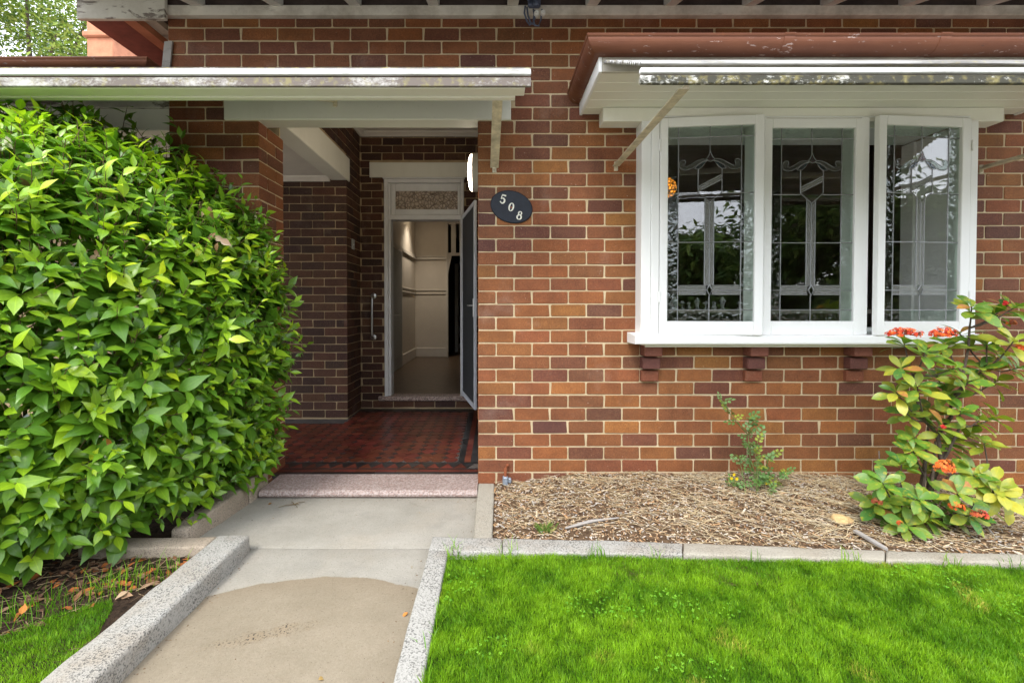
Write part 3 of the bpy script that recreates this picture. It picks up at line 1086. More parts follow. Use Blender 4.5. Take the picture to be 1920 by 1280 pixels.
# side wall and wall over the beam
Z_BB, Z_BT = zat(341, 4.87), zat(300, 4.91)
pb.box(XS - 0.16, XS - 0.0055, YR + 0.004, YK + 0.1, -0.05, Z_CE + 0.1)
pb.box(XS - 0.16, XS - 0.0055, WY + 0.15, YR + 0.004, Z_BT - 0.02, Z_CE + 0.1)
pbo = pb.build("porch_wall", M["mortar_dark"], house)
HC = 0.0862
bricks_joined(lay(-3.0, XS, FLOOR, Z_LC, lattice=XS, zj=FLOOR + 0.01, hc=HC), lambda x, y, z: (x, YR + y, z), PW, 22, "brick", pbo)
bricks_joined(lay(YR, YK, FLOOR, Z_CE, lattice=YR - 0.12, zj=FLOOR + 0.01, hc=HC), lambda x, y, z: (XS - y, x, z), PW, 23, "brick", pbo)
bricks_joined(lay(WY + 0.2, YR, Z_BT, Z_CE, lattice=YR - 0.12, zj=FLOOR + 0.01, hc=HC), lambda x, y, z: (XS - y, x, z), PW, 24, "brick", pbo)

DX0, DX1 = at(721, 500, YK).x, at(870, 500, YK).x          # door frame outer
DZ0, DZ1 = zat(742, YK), zat(336, YK)
LX0, LX1 = at(693, 320, YK).x, -0.20
LZ0, LZ1 = zat(333, YK), zat(305, YK)
bw = MB()
bx = [XS - 0.1, LX0, DX0, DX1, LX1, 0.1]
for a, b, c, d in ((XS - 0.1, DX0, -0.05, Z_CE + 0.1), (DX1, 0.2, -0.05, Z_CE + 0.1), (DX0, DX1, DZ1, Z_CE + 0.1), (DX0, DX1, -0.05, DZ0 - 0.06)):
    bw.box(a, b, YK + 0.0055, YK + 0.11, c, d)
bwo = bw.build("porch_back_wall", M["mortar_dark"], house)
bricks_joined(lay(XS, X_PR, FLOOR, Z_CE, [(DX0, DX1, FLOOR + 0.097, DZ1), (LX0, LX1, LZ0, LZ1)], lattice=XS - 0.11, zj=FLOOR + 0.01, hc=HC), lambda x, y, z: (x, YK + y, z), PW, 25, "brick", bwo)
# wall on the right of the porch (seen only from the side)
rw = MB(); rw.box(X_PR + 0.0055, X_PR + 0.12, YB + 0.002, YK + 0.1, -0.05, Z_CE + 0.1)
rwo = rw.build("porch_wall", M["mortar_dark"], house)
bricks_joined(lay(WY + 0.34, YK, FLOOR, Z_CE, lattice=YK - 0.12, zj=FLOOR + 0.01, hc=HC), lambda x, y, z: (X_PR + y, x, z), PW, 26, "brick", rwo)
rv = bricks_joined(lay(WY + 0.002, WY + 0.335, -0.05, Z_LB, lattice=WY + 0.002 - 0.125), lambda x, y, z: (X_PR + y - 0.001, x, z), WTS, 27, "brick", rwo)

# ceilings, cornice, porch beam
c = MB(); c.box(XS - 0.1, 0.1, WY + 0.13, YK + 0.15, Z_CE, Z_CE + 0.05)
c.box(-3.6, XS - 0.165, WY + 0.36, YR + 0.2, Z_LC, Z_LC + 0.05)
c.build("porch_ceiling", M["ceil"], house)
zc = zat(257, YK)
cp = [(YK - 0.001, zc), (YK - 0.02, zc), (YK - 0.035, zc + 0.012), (YK - 0.07, Z_CE - 0.012), (YK - 0.075, Z_CE), (YK - 0.001, Z_CE)]
c = MB(); c.prism(cp, 'x', XS + 0.002, X_PR, None)
c.prism([(XS + 0.001 + (YK - y), z) for y, z in cp], 'y', WY + 0.2, YK - 0.005)
c.prism([(y - YK + YR, z - Z_CE + Z_LC) for y, z in cp], 'x', -3.5, XS - 0.17)
c.build("cornice", M["ceil"], house)
c = MB(); c.bbox(XS - 0.165, XS + 0.012, WY + 0.16, YR + 0.075, Z_BB, Z_BT, 0.006)
c.build("porch_beam", M["beam"], house)
c = MB(); c.bbox(LX0, LX1, YK - 0.012, YK + 0.08, LZ0, LZ1, 0.004)
c.build("door_lintel", M["beam"], house)

# ---- floor: terrazzo step and tiles
YTZ = gnd(700, 890, FLOOR).y
step = MB()
zt = FLOOR + 0.006
prof = [(YT + 0.006, 0.004), (YT - 0.004, 0.014), (YT - 0.006, 0.026), (YT, zt - 0.010), (YT + 0.014, zt - 0.001), (YT + 0.03, zt), (YTZ, zt), (YTZ, 0.004)]
step.prism(prof, 'x', -1.50, X_PR - 0.001)
step.build("entry_step", M["terrazzo"], house)
fl = MB(); fl.box(-3.4, X_PR, YTZ + 0.001, YK + 0.1, -0.06, FLOOR - 0.002)
floor = fl.build("porch_floor", M["grout"], house)
T = 0.104
_oct = {}


def tile_mesh(kind, poly, h=0.005):
    if kind not in _oct:
        m = MB()
        n = len(poly); b = 0.0018
        cx = sum(p[0] for p in poly) / n; cy = sum(p[1] for p in poly) / n
        inn = [(p[0] + (cx - p[0]) * b / 0.05, p[1] + (cy - p[1]) * b / 0.05) for p in poly]
        v = [(p[0], p[1], 0) for p in poly] + [(p[0], p[1], h - 0.0012) for p in poly] + [(p[0], p[1], h) for p in inn]
        f = [tuple(range(2 * n, 3 * n))]
        for r in (0, n):
            f += [(r + i, r + (i + 1) % n, r + n + (i + 1) % n, r + n + i) for i in range(n)]
        m.add(v, f)
        _oct[kind] = m.mesh("tile", M["tile"])
    return _oct[kind]


e, cc = T / 2 - 0.0016, 0.030
octp = [(-e + cc, -e), (e - cc, -e), (e, -e + cc), (e, e - cc), (e - cc, e), (-e + cc, e), (-e, e - cc), (-e, -e + cc)]
dq = cc - 0.0025
diap = [(0, -dq), (dq, 0), (0, dq), (-dq, 0)]
rt = random.Random(5)
FX0, FX1, FY0, FY1 = -0.282 - 12 * T, -0.28, YTZ + 0.268, YK - 0.06
nx, ny = 12, int((FY1 - FY0) / T)
inset = MB()


def put_tile(kind, poly, x, y, col):
    o = link_mesh("tile", tile_mesh(kind, poly), floor, (x, y, FLOOR - 0.004 + rt.uniform(-0.0008, 0.0008)))
    o.rotation_euler = (rt.uniform(-0.008, 0.008), rt.uniform(-0.008, 0.008), rt.uniform(-0.01, 0.01))
    o.color = (*col, 1)


def redtile():
    j = rt.uniform(0.72, 1.25)
    return (0.118 * j, 0.026 * j * rt.uniform(0.8, 1.3), 0.016 * j)


def blacktile():
    j = rt.uniform(0.6, 1.4)
    return (0.022 * j, 0.021 * j, 0.021 * j)


for i in range(-6, nx):
    for j in range(ny):
        x, y = FX0 + (i + 0.5) * T, FY0 + (j + 0.5) * T
        if x < XS and (y > YR - 0.15 or y < YPB + 0.02): continue
        put_tile('oct', octp, x, y, redtile())
        if i < nx - 1 and j < ny - 1:
            z = FLOOR + 0.001
            dx, dy = x + T / 2, y + T / 2
            b = blacktile() if rt.random() < 0.8 else redtile()
            inset.add([(dx + p[0], dy + p[1], z) for p in diap] + [(dx + p[0], dy + p[1], z - 0.005) for p in diap],
                      [(0, 1, 2, 3), (0, 4, 5, 1), (1, 5, 6, 2), (2, 6, 7, 3), (3, 7, 4, 0)], b)
# border bands of oblong tiles
def band_x(y0, y1, L, col):
    x = -1.9
    while x < X_PR - 0.01:
        x1 = min(x + L, X_PR - 0.003)
        inset.box(x + 0.001, x1 - 0.001, y0 + 0.001, y1 - 0.001, FLOOR - 0.004, FLOOR + 0.001 + rt.uniform(-0.0006, 0.0006), col())
        x += L
def band_y(x0, x1, L, col, ya, yb):
    y = ya
    while y < yb - 0.01:
        inset.box(x0 + 0.001, x1 - 0.001, y + 0.001, min(y + L, yb) - 0.001, FLOOR - 0.004, FLOOR + 0.001 + rt.uniform(-0.0006, 0.0006), col())
        y += L
y0 = YTZ + 0.003
band_x(y0, y0 + 0.055, 0.15, blacktile)
band_x(y0 + 0.055, y0 + 0.105, 0.15, redtile)
band_x(y0 + 0.105, y0 + 0.13, 0.15, blacktile)
band_x(y0 + 0.235, y0 + 0.262, 0.15, blacktile)
# zigzag band of red and black triangles
s = 0.10
x = -1.9
while x < X_PR - s:
    za, zb = y0 + 0.132, y0 + 0.233
    z = FLOOR + 0.001
    for tri, col in (((x + .002, za), (x + s - .002, za), (x + s / 2, zb)), redtile()), (((x + s / 2 + .002, zb), (x + s, za + .003), (x + 1.5 * s - .002, zb)), blacktile()):
        inset.add([(p[0], p[1], z) for p in tri] + [(p[0], p[1], z - 0.005) for p in tri], [(0, 1, 2), (0, 3, 4, 1), (1, 4, 5, 2), (2, 5, 3, 0)], col)
    x += s
band_y(FX1 + 0.003, FX1 + 0.05, 0.15, blacktile, FY0, YK - 0.005)
band_y(FX1 + 0.05, FX1 + 0.10, 0.15, redtile, FY0, YK - 0.005)
band_y(FX1 + 0.10, X_PR - 0.004, 0.15, blacktile, FY0, YK - 0.005)
ye = FY0 + ny * T
band_x(ye + 0.001, (ye + YK) / 2, 0.15, blacktile)
band_x((ye + YK) / 2, YK - 0.003, 0.15, blacktile)
io = inset.build("tile_inset", M["tile"], floor)
io["kind"] = "stuff"

# ---- front door: frame, fanlight, threshold, screen door
door = thing("front_door", None, None)
door.parent = house
df = MB()
jl, jr = at(733, 500, YK).x, at(863, 500, YK).x
tb0, tb1 = zat(412, YK), zat(403, YK)
df.bbox(DX0, DX0 + 0.045, YK - 0.02, YK + 0.03, DZ0, DZ1, 0.004)
df.bbox(DX0 + 0.046, jl, YK - 0.005, YK + 0.13, DZ0, DZ1 - 0.05, 0.003)
df.bbox(DX1 - 0.035, DX1, YK - 0.02, YK + 0.03, DZ0, DZ1, 0.004)
df.bbox(jr, DX1 - 0.036, YK - 0.005, YK + 0.13, DZ0, DZ1 - 0.05, 0.003)
df.bbox(DX0 - 0.012, DX1 + 0.012, YK - 0.035, YK + 0.03, DZ1 - 0.002, DZ1 + 0.016, 0.004)
df.bbox(DX0 + 0.046, DX1 - 0.036, YK - 0.018, YK + 0.03, DZ1 - 0.045, DZ1 - 0.003, 0.004)
df.bbox(DX0 + 0.046, DX1 - 0.036, YK - 0.012, YK + 0.13, tb0, tb1, 0.004)
df.build("door_frame", M["doorframe"], door)
gx0, gx1, gz0, gz1 = at(741, 375, YK).x, at(858, 375, YK).x, zat(392, YK), zat(358, YK)
fs = MB()
fs.bbox(jl + 0.002, gx0, YK + 0.006, YK + 0.04, tb1 + 0.002, DZ1 - 0.047, 0.005)
fs.bbox(gx1, jr - 0.002, YK + 0.006, YK + 0.04, tb1 + 0.002, DZ1 - 0.047, 0.005)
fs.bbox(gx0, gx1, YK + 0.006, YK + 0.04, tb1 + 0.002, gz0, 0.005)
fs.bbox(gx0, gx1, YK + 0.006, YK + 0.04, gz1, DZ1 - 0.047, 0.005)
fan = fs.build("fanlight", M["doorframe"], door)
p = MB(); p.box(gx0, gx1, YK + 0.02, YK + 0.025, gz0, gz1)
p.build("fanlight_pane", M["glass_amb"], door)
t = MB(); t.bbox(at(710, 745, YK).x, at(866, 745, YK).x + 0.12, YK - 0.03, YK + 0.15, DZ0 - 0.055, DZ0, 0.01)
t.build("threshold", M["terrazzo2"], door)

hz = Vector((at(864, 575, 5.26).x + 0.02, 5.255, 0))
fe = Vector((-0.183, 4.45, 0))
dv = (fe - hz); DW = dv.length; dv.normalize()
dn = Vector((-dv.y, dv.x, 0))                              # normal
def TD(p): return hz + dv * p.x + dn * p.y + Vector((0, 0, p.z))
SZ0, SZ1 = 0.215, 0.215 + 2.035
sd = thing("screen_door", None, None); sd.parent = house
m = MB(TD)
for a, b, c_, d in ((0, 0.045, SZ0, SZ1), (DW - 0.045, DW, SZ0, SZ1), (0.045, DW - 0.045, SZ0, SZ0 + 0.05), (0.045, DW - 0.045, SZ1 - 0.045, SZ1)):
    m.bbox(a, b, -0.013, 0.013, c_, d, 0.003)
m.build("screen_frame", M["screen_frame"], sd)
m = MB(TD); m.box(0.04, DW - 0.04, -0.004, 0.004, SZ0 + 0.045, SZ1 - 0.04)
m.build("fly_mesh", M["screen_mesh"], sd)
m = MB(TD); hzz = zat(573, 4.5)
m.bbox(DW - 0.042, DW - 0.008, -0.022, -0.0135, hzz - 0.11, hzz + 0.07, 0.003)
m.tube([(DW - 0.025, -0.02, hzz), (DW - 0.025, -0.055, hzz), (DW - 0.12, -0.058, hzz)], 0.008, 8)
m.bbox(DW - 0.042, DW - 0.008, 0.0135, 0.022, hzz - 0.11, hzz + 0.07, 0.003)
m.tube([(DW - 0.025, 0.02, hzz), (DW - 0.025, 0.055, hzz), (DW - 0.12, 0.058, hzz)], 0.008, 8)
m.build("door_handle", M["steel"], sd, smooth=False)

# ---- hall seen through the door
HZ = 0.19
HX, HY = -1.62, 9.4
h = MB()
h.box(HX - 0.1, HX, YK + 0.115, HY + 0.1, HZ - 0.05, 3.1)
hx1 = -0.975
h.box(HX, hx1, HY, HY + 0.1, HZ - 0.05, 3.1)
h.box(hx1, 0.5, HY + 0.05, HY + 0.1, 2.95, 3.1)
h.box(0.4, 0.5, YK + 0.115, HY + 0.05, HZ - 0.05, 3.1)
h.build("hall_wall", M["wallpaint"], house)
h = MB(); h.box(HX - 0.1, 0.5, YK + 0.115, 13.2, 3.0, 3.05)
h.build("hall_ceiling", M["ceil"], house)
h = MB(); h.box(HX - 0.1, 0.5, YK + 0.15, 13.2, HZ - 0.06, HZ)
h.build("hall_floor", M["vinyl"], house)
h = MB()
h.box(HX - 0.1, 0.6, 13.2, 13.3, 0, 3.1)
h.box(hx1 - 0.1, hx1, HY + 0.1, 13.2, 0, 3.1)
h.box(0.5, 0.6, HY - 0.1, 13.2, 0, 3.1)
h.build("corridor_wall", M["dark"], house)  # near-black wall colour stands in for the unlit corridor
zr, zd = zat(487, HY), zat(547, HY)
for z, d, hh in ((zr, 0.03, 0.05), (zr + 0.06, 0.012, 0.02), (zd + 0.02, 0.018, 0.025), (zd - 0.05, 0.018, 0.025)):
    h = MB(); h.bbox(HX, HX + d, 8.0, HY, z, z + hh, 0.004); h.build("hall_moulding", M["trim"], house)
    h = MB(); h.bbox(HX + d, hx1, HY - d, HY, z, z + hh, 0.004); h.build("hall_moulding", M["trim"], house)
h = MB(); h.bbox(HX, HX + 0.02, 8.0, HY, HZ, HZ + 0.19, 0.006); h.build("skirting_board", M["trim"], house)
h = MB(); h.bbox(HX + 0.02, hx1, HY - 0.02, HY, HZ, HZ + 0.19, 0.006); h.build("skirting_board", M["trim"], house)
h = MB(); h.bbox(HX + 0.001, HX + 0.03, 6.35, 7.95, HZ, zat(467, 7.9) + 0.05, 0.005)
ho = h.build("hall_door_casing", M["trim"], house)
h = MB(); h.bbox(HX + 0.031, HX + 0.05, 6.5, 7.82, HZ + 0.01, zat(467, 7.9) - 0.06, 0.005)
h.bbox(HX + 0.052, HX + 0.06, 6.62, 7.70, HZ + 0.2, HZ + 0.9, 0.004)
h.build("hall_door", M["doorgrey"], house)
# slatted fretwork over the corridor opening
fz0, fz1 = zat(474, HY), zat(420, HY)
h = MB()
h.bbox(hx1 - 0.02, hx1 + 0.03, HY - 0.03, HY + 0.04, HZ, fz1 + 0.06, 0.005)
h.bbox(hx1 + 0.03, 0.4, HY - 0.02, HY + 0.03, fz0 - 0.06, fz0, 0.005)
h.bbox(hx1 + 0.03, 0.4, HY - 0.02, HY + 0.03, fz1, fz1 + 0.06, 0.005)
h.prism([(hx1 + 0.03, fz0 - 0.45), (hx1 + 0.03, fz0 - 0.06), (hx1 + 0.10, fz0 - 0.06), (hx1 + 0.05, fz0 - 0.30)], 'y', HY - 0.015, HY + 0.02)
fr = h.build("fretwork_frame", M["trim"], house)
xx = hx1 + 0.09
sl = MB(); sl.bbox(-0.05, 0.05, -0.01, 0.012, fz0, fz1, 0.003)
slm = sl.mesh("slat", M["trim"])
while xx < 0.3:
    link_mesh("slat", slm, fr, (xx + 0.05, HY + 0.0, 0))
    xx += 0.17
h = MB(); h.bbox(-0.90, -0.82, 10.4, 10.5, HZ, 2.2, 0.005)
h.build("corridor_door_jamb", M["doorgrey"], house)

# =================================================================== EAVES AND ROOFS
zp0, zp1 = zat(27, 3.0), zat(8, 3.0)
mb = MB(); mb.bbox(X_WL, XE, 3.005, 3.05 + 0.003, zp0, zp1, 0.005)
mb.build("wall_plate", M["grimy"], house)
sl20 = math.tan(R(20))
rz = zat(10, 3.0)
mb = MB(); mb.box(X_WL, XE, 3.028, 3.053, zp1 + 0.001, zp1 + 0.25)
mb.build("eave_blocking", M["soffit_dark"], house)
RM = MB(); RM.T = None
RM.prism([(3.25, rz + 0.08), (2.46, rz - 0.57 * sl20 + 0.02), (2.46, rz - 0.57 * sl20 + 0.11), (3.25, rz + 0.17)], 'x', -0.034, 0.034)
rme = RM.mesh("rafter", M["rafter"])
sx = (961 - PX) / FOC * 3.03 / 1.01
k = -5
while True:
    x = sx + k * 0.51
    if x > XE: break
    if x > X_WL + 0.03:
        link_mesh("rafter", rme, house, (x, 0, 0))
    k += 1
for i in range(6):
    ya, yb = 2.42 + i * 0.14, 2.42 + i * 0.14 + 0.137
    za = rz + 0.112 + (ya - 3.03) * sl20
    zb = rz + 0.112 + (yb - 3.03) * sl20
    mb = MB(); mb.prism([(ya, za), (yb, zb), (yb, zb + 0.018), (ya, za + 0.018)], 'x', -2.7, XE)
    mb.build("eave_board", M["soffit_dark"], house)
mb = MB()
zr0 = rz + 0.135 + (2.38 - 3.03) * sl20
mb.prism([(2.38, zr0), (8.2, zr0 + 5.82 * sl20), (8.2, zr0 + 5.82 * sl20 + 0.08), (2.38, zr0 + 0.06)], 'x', -2.75, XE + 0.3)
mb.prism([(8.2, zr0 + 5.82 * sl20), (14.5, zr0 - 0.2), (14.5, zr0 - 0.1), (8.2, zr0 + 5.82 * sl20 + 0.08)], 'x', -2.75, XE + 0.3)
mb.build("roof", M["roof"], house)
# barge board at the left end of the eave
bx0, bx1 = xat(148, 20, 2.99), xat(313, 20, 2.99)
mb = MB(); mb.bbox(bx0, bx1, 2.97, 3.0, zat(37, 2.98), zat(-45, 2.98), 0.004)
mb.build("barge_board", M["peel"], house)
# eave running back along the left side, seen from below
zb = zat(36, 3.02)
mb = MB(); mb.box(-2.70, -2.44, 3.03, 9.0, zb + 0.02, zb + 0.15)
mb.build("side_gutter", M["dark_red"], house)
mb = MB(); mb.box(-2.437, -2.36, 3.03, 9.0, zb + 0.005, zb + 0.16)
mb.build("side_fascia", M["terracotta"], house)
mb = MB(); mb.box(-2.358, -2.28, 3.03, 9.0, zb + 0.05, zb + 0.17)
mb.build("side_eave_board", M["grimy"], house)
mb = MB(); mb.box(-2.277, X_WL, 3.03, 9.0, zb + 0.09, zb + 0.18)
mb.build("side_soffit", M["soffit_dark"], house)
mb = MB(); mb.box(X_WL + 0.002, X_WL + 0.1, YB + 0.002, 9.0, 2.75, zb + 0.085)
mb.build("side_wall", M["dark_red"], house)
# grey flashing at the wall's left end
mb = MB()
a, b, c_, d = at(323, 77, 3.03), at(308, 78, 3.03), at(303, 127, 3.03), at(318, 127, 3.03)
mb.add([a, b, c_, d] + [q + Vector((0, 0.012, 0)) for q in (a, b, c_, d)], [(0, 1, 2, 3), (7, 6, 5, 4), (0, 4, 5, 1), (1, 5, 6, 2), (2, 6, 7, 3), (3, 7, 4, 0)])
mb.build("flashing", M["driftwood"], house)


def gutter(prof, path_pts, name, parent, mat):
    """prof: (outward, height); path_pts: corners in plan with miter directions."""
    mb = MB()
    n = len(prof)
    vs = []
    for (p, o) in path_pts:
        for q in prof:
            vs.append((p[0] + o[0] * q[0], p[1] + o[1] * q[0], q[1]))
    fs = []
    for i in range(len(path_pts) - 1):
        for j in range(n):
            a, b = i * n + j, i * n + (j + 1) % n
            fs.append((a, b, b + n, a + n))
    fs.append(tuple(range(n))); fs.append(tuple(range(len(path_pts) * n - 1, (len(path_pts) - 1) * n - 1, -1)))
    mb.add(vs, fs)
    return mb.build(name, mat, parent, smooth=False)


def quad_profile(z0, z1, dep, t=0.004):
    h_ = z1 - z0
    out = [(0, z0)]
    for k in range(0, 9):
        a = k / 8 * PI / 2
        out.append((dep * 0.35 + dep * 0.60 * math.sin(a), z0 + h_ * 0.80 * (1 - math.cos(a))))
    out += [(dep * 0.95, z1 - 0.016), (dep, z1 - 0.012), (dep + 0.004, z1 - 0.004), (dep, z1), (dep - 0.008, z1 - 0.002), (dep - 0.012, z1 - 0.012)]
    inner = [(x - t if x > t else x, z + t) for x, z in out[1:10]][::-1]
    return out + inner + [(t, z0 + t), (t, z1 - 0.01), (0, z1 - 0.01)]


# left roof gutter above the porch hood
gl = at(275, 107, 2.86)
zg0, zg1 = zat(127, 2.9), zat(106, 2.86)
gp = quad_profile(zg0, zg1, 0.09)
gutter(gp, [((-6.0, 2.95), (0, -1)), ((gl.x - 0.09, 2.95), (1, -1)), ((gl.x - 0.09, 3.40), (1, 0))], "left_gutter", house, M["gutter"])
mb = MB(); mb.prism([(2.93, zg1 - 0.03), (7.5, zg1 - 0.03 + 4.57 * math.tan(R(16))), (7.5, zg1 + 0.03 + 4.57 * math.tan(R(16))), (2.93, zg1 + 0.02 - 0.03)], 'x', -6.0, X_WL - 0.12)
mb.build("left_roof", M["roof"], house)
# chimney
ch = at(163, 100, 8.0); c2 = at(212, 100, 8.0)
zb0, zb1 = zat(71, 8.0), zat(60, 8.0)
chm = thing("chimney", None, None); chm.parent = house
mb = MB(); mb.bbox(ch.x, c2.x, 8.0, 9.6, 3.5, 9.0, 0.01)
mb.build("chimney_shaft", M["terracotta"], chm)
mb = MB(); mb.bbox(ch.x - 0.05, c2.x + 0.03, 7.95, 9.65, zb0, zb1, 0.02)
mb.build("chimney_band", M["terracotta"], chm)

# ---- bay eave above the window
EX0, EX1 = 0.58, 3.42
EYF = 2.51
bay = thing("bay_eave", None, None); bay.parent = house
for i in range(5):
    ya = EYF + i * 0.108
    mb = MB(); mb.bbox(EX0, EX1, ya + 0.0015, min(ya + 0.1065, 3.049), Z_SO, Z_SO + 0.012, 0.003)
    mb.build("soffit_board", M["cream"], bay)
zf1 = zat(101, 2.49)
mb = MB(); mb.bbox(EX0 - 0.02, EX0 - 0.001, 2.485, 3.047, Z_SO - 0.008, zf1, 0.003)
mb.build("side_fascia", M["white"], bay)
mb = MB(); mb.bbox(EX1 + 0.001, EX1 + 0.02, 2.485, 3.047, Z_SO - 0.008, zf1, 0.003)
mb.build("side_fascia", M["white"], bay)
mb = MB(); mb.bbox(EX0, EX1, 2.488, 2.508, Z_SO - 0.006, zf1, 0.003)
mb.build("front_fascia", M["peel2"], bay)
zq0, zq1 = zat(97, 2.43), zat(62, 2.39)
gq = quad_profile(zq0, zq1, 0.095)
gutter(gq, [((EX0 - 0.02 + 0.016, 3.047), (-1, 0)), ((EX0 - 0.02 + 0.016, 2.485), (-1, -1)), ((EX1 + 0.02, 2.485), (1, -1)), ((EX1 + 0.02, 3.047), (1, 0))], "bay_gutter", bay, M["gutter"])
gj = quad_profile(zq0 - 0.002, zq1 + 0.002, 0.0975)
for px_ in (1472, 1765):
    xj = xat(px_, 80, 2.39)
    gutter(gj, [((xj, 2.4845), (0, -1)), ((xj + 0.055, 2.4845), (0, -1))], "gutter_joint", bay, M["gutter"])
mb = MB(); mb.prism([(2.46, zq1 - 0.05), (3.047, zq1 - 0.05 + 0.10), (3.047, zq1 - 0.02 + 0.10), (2.46, zq1 - 0.03)], 'x', EX0 - 0.02, EX1 + 0.02)
mb.build("bay_roof", M["roof"], bay)
# head block over the window
HB0, HB1 = 0.69, 3.24
mb = MB(); mb.bbox(HB0, HB1, 2.935, 3.049, Z_BL, Z_SO - 0.001, 0.004)
mb.build("window_head_block", M["cream"], bay)

# =================================================================== THE WINDOW
win = thing("bay_window", None, None); win.parent = house
Z_HD = zat(200, 2.93)
fr = MB()
fr.bbox(W0, W0 + 0.06, FY + 0.012, 3.30, Z_ST - 0.005, Z_BL + 0.002, 0.003)
fr.bbox(W0 + 0.061, 1.047, FY + 0.002, 3.30, Z_ST - 0.005, Z_BL + 0.002, 0.003)
fr.bbox(3.018, W1, FY + 0.002, 3.30, Z_ST - 0.005, Z_BL + 0.002, 0.003)
fr.bbox(1.047, 3.018, FY + 0.004, 3.08, zat(219, FY), Z_BL + 0.03, 0.003)
fr.bbox(1.047, 3.018, FY + 0.03, 3.30, Z_ST - 0.005, zat(627, FY), 0.003)
fr.bbox(1.672, 1.725, FY + 0.004, 3.085, zat(627, FY), zat(219, FY) - 0.001, 0.003)
fr.bbox(2.325, 2.378, FY + 0.004, 3.085, zat(627, FY), zat(219, FY) - 0.001, 0.003)
fr.build("window_frame", M["white"], win)
sl_ = MB(); sl_.prism([(2.876, Z_SB), (2.872, Z_SB + 0.008), (2.873, Z_ST - 0.006), (2.88, Z_ST), (3.05, Z_ST + 0.012), (3.05, Z_SB)], 'x', 0.883, 3.12)
sl_.build("window_sill", M["white"], win)
sb_ = MB(); sb_.box(0.97, 3.05, 2.945, 3.049, Z_SB - 0.024, Z_SB - 0.001)
sb_.build("sill_board", M["cream"], win)
rv_ = MB()
rv_.box(1.05, 3.02, 3.085, 3.40, zat(219, FY) - 0.01, Z_BL + 0.025)
rv_.box(1.048, 3.018, 3.305, 3.42, Z_ST - 0.03, Z_ST + 0.03)
rv_.box(0.97, 1.046, 3.302, 3.40, Z_ST - 0.03, Z_BL)
rv_.box(3.0, 3.04, 3.302, 3.40, Z_ST - 0.03, Z_BL)
rv_.build("window_reveal", M["white"], win)

zB, zT = Z_GB, Z_GT
GH = zT - zB


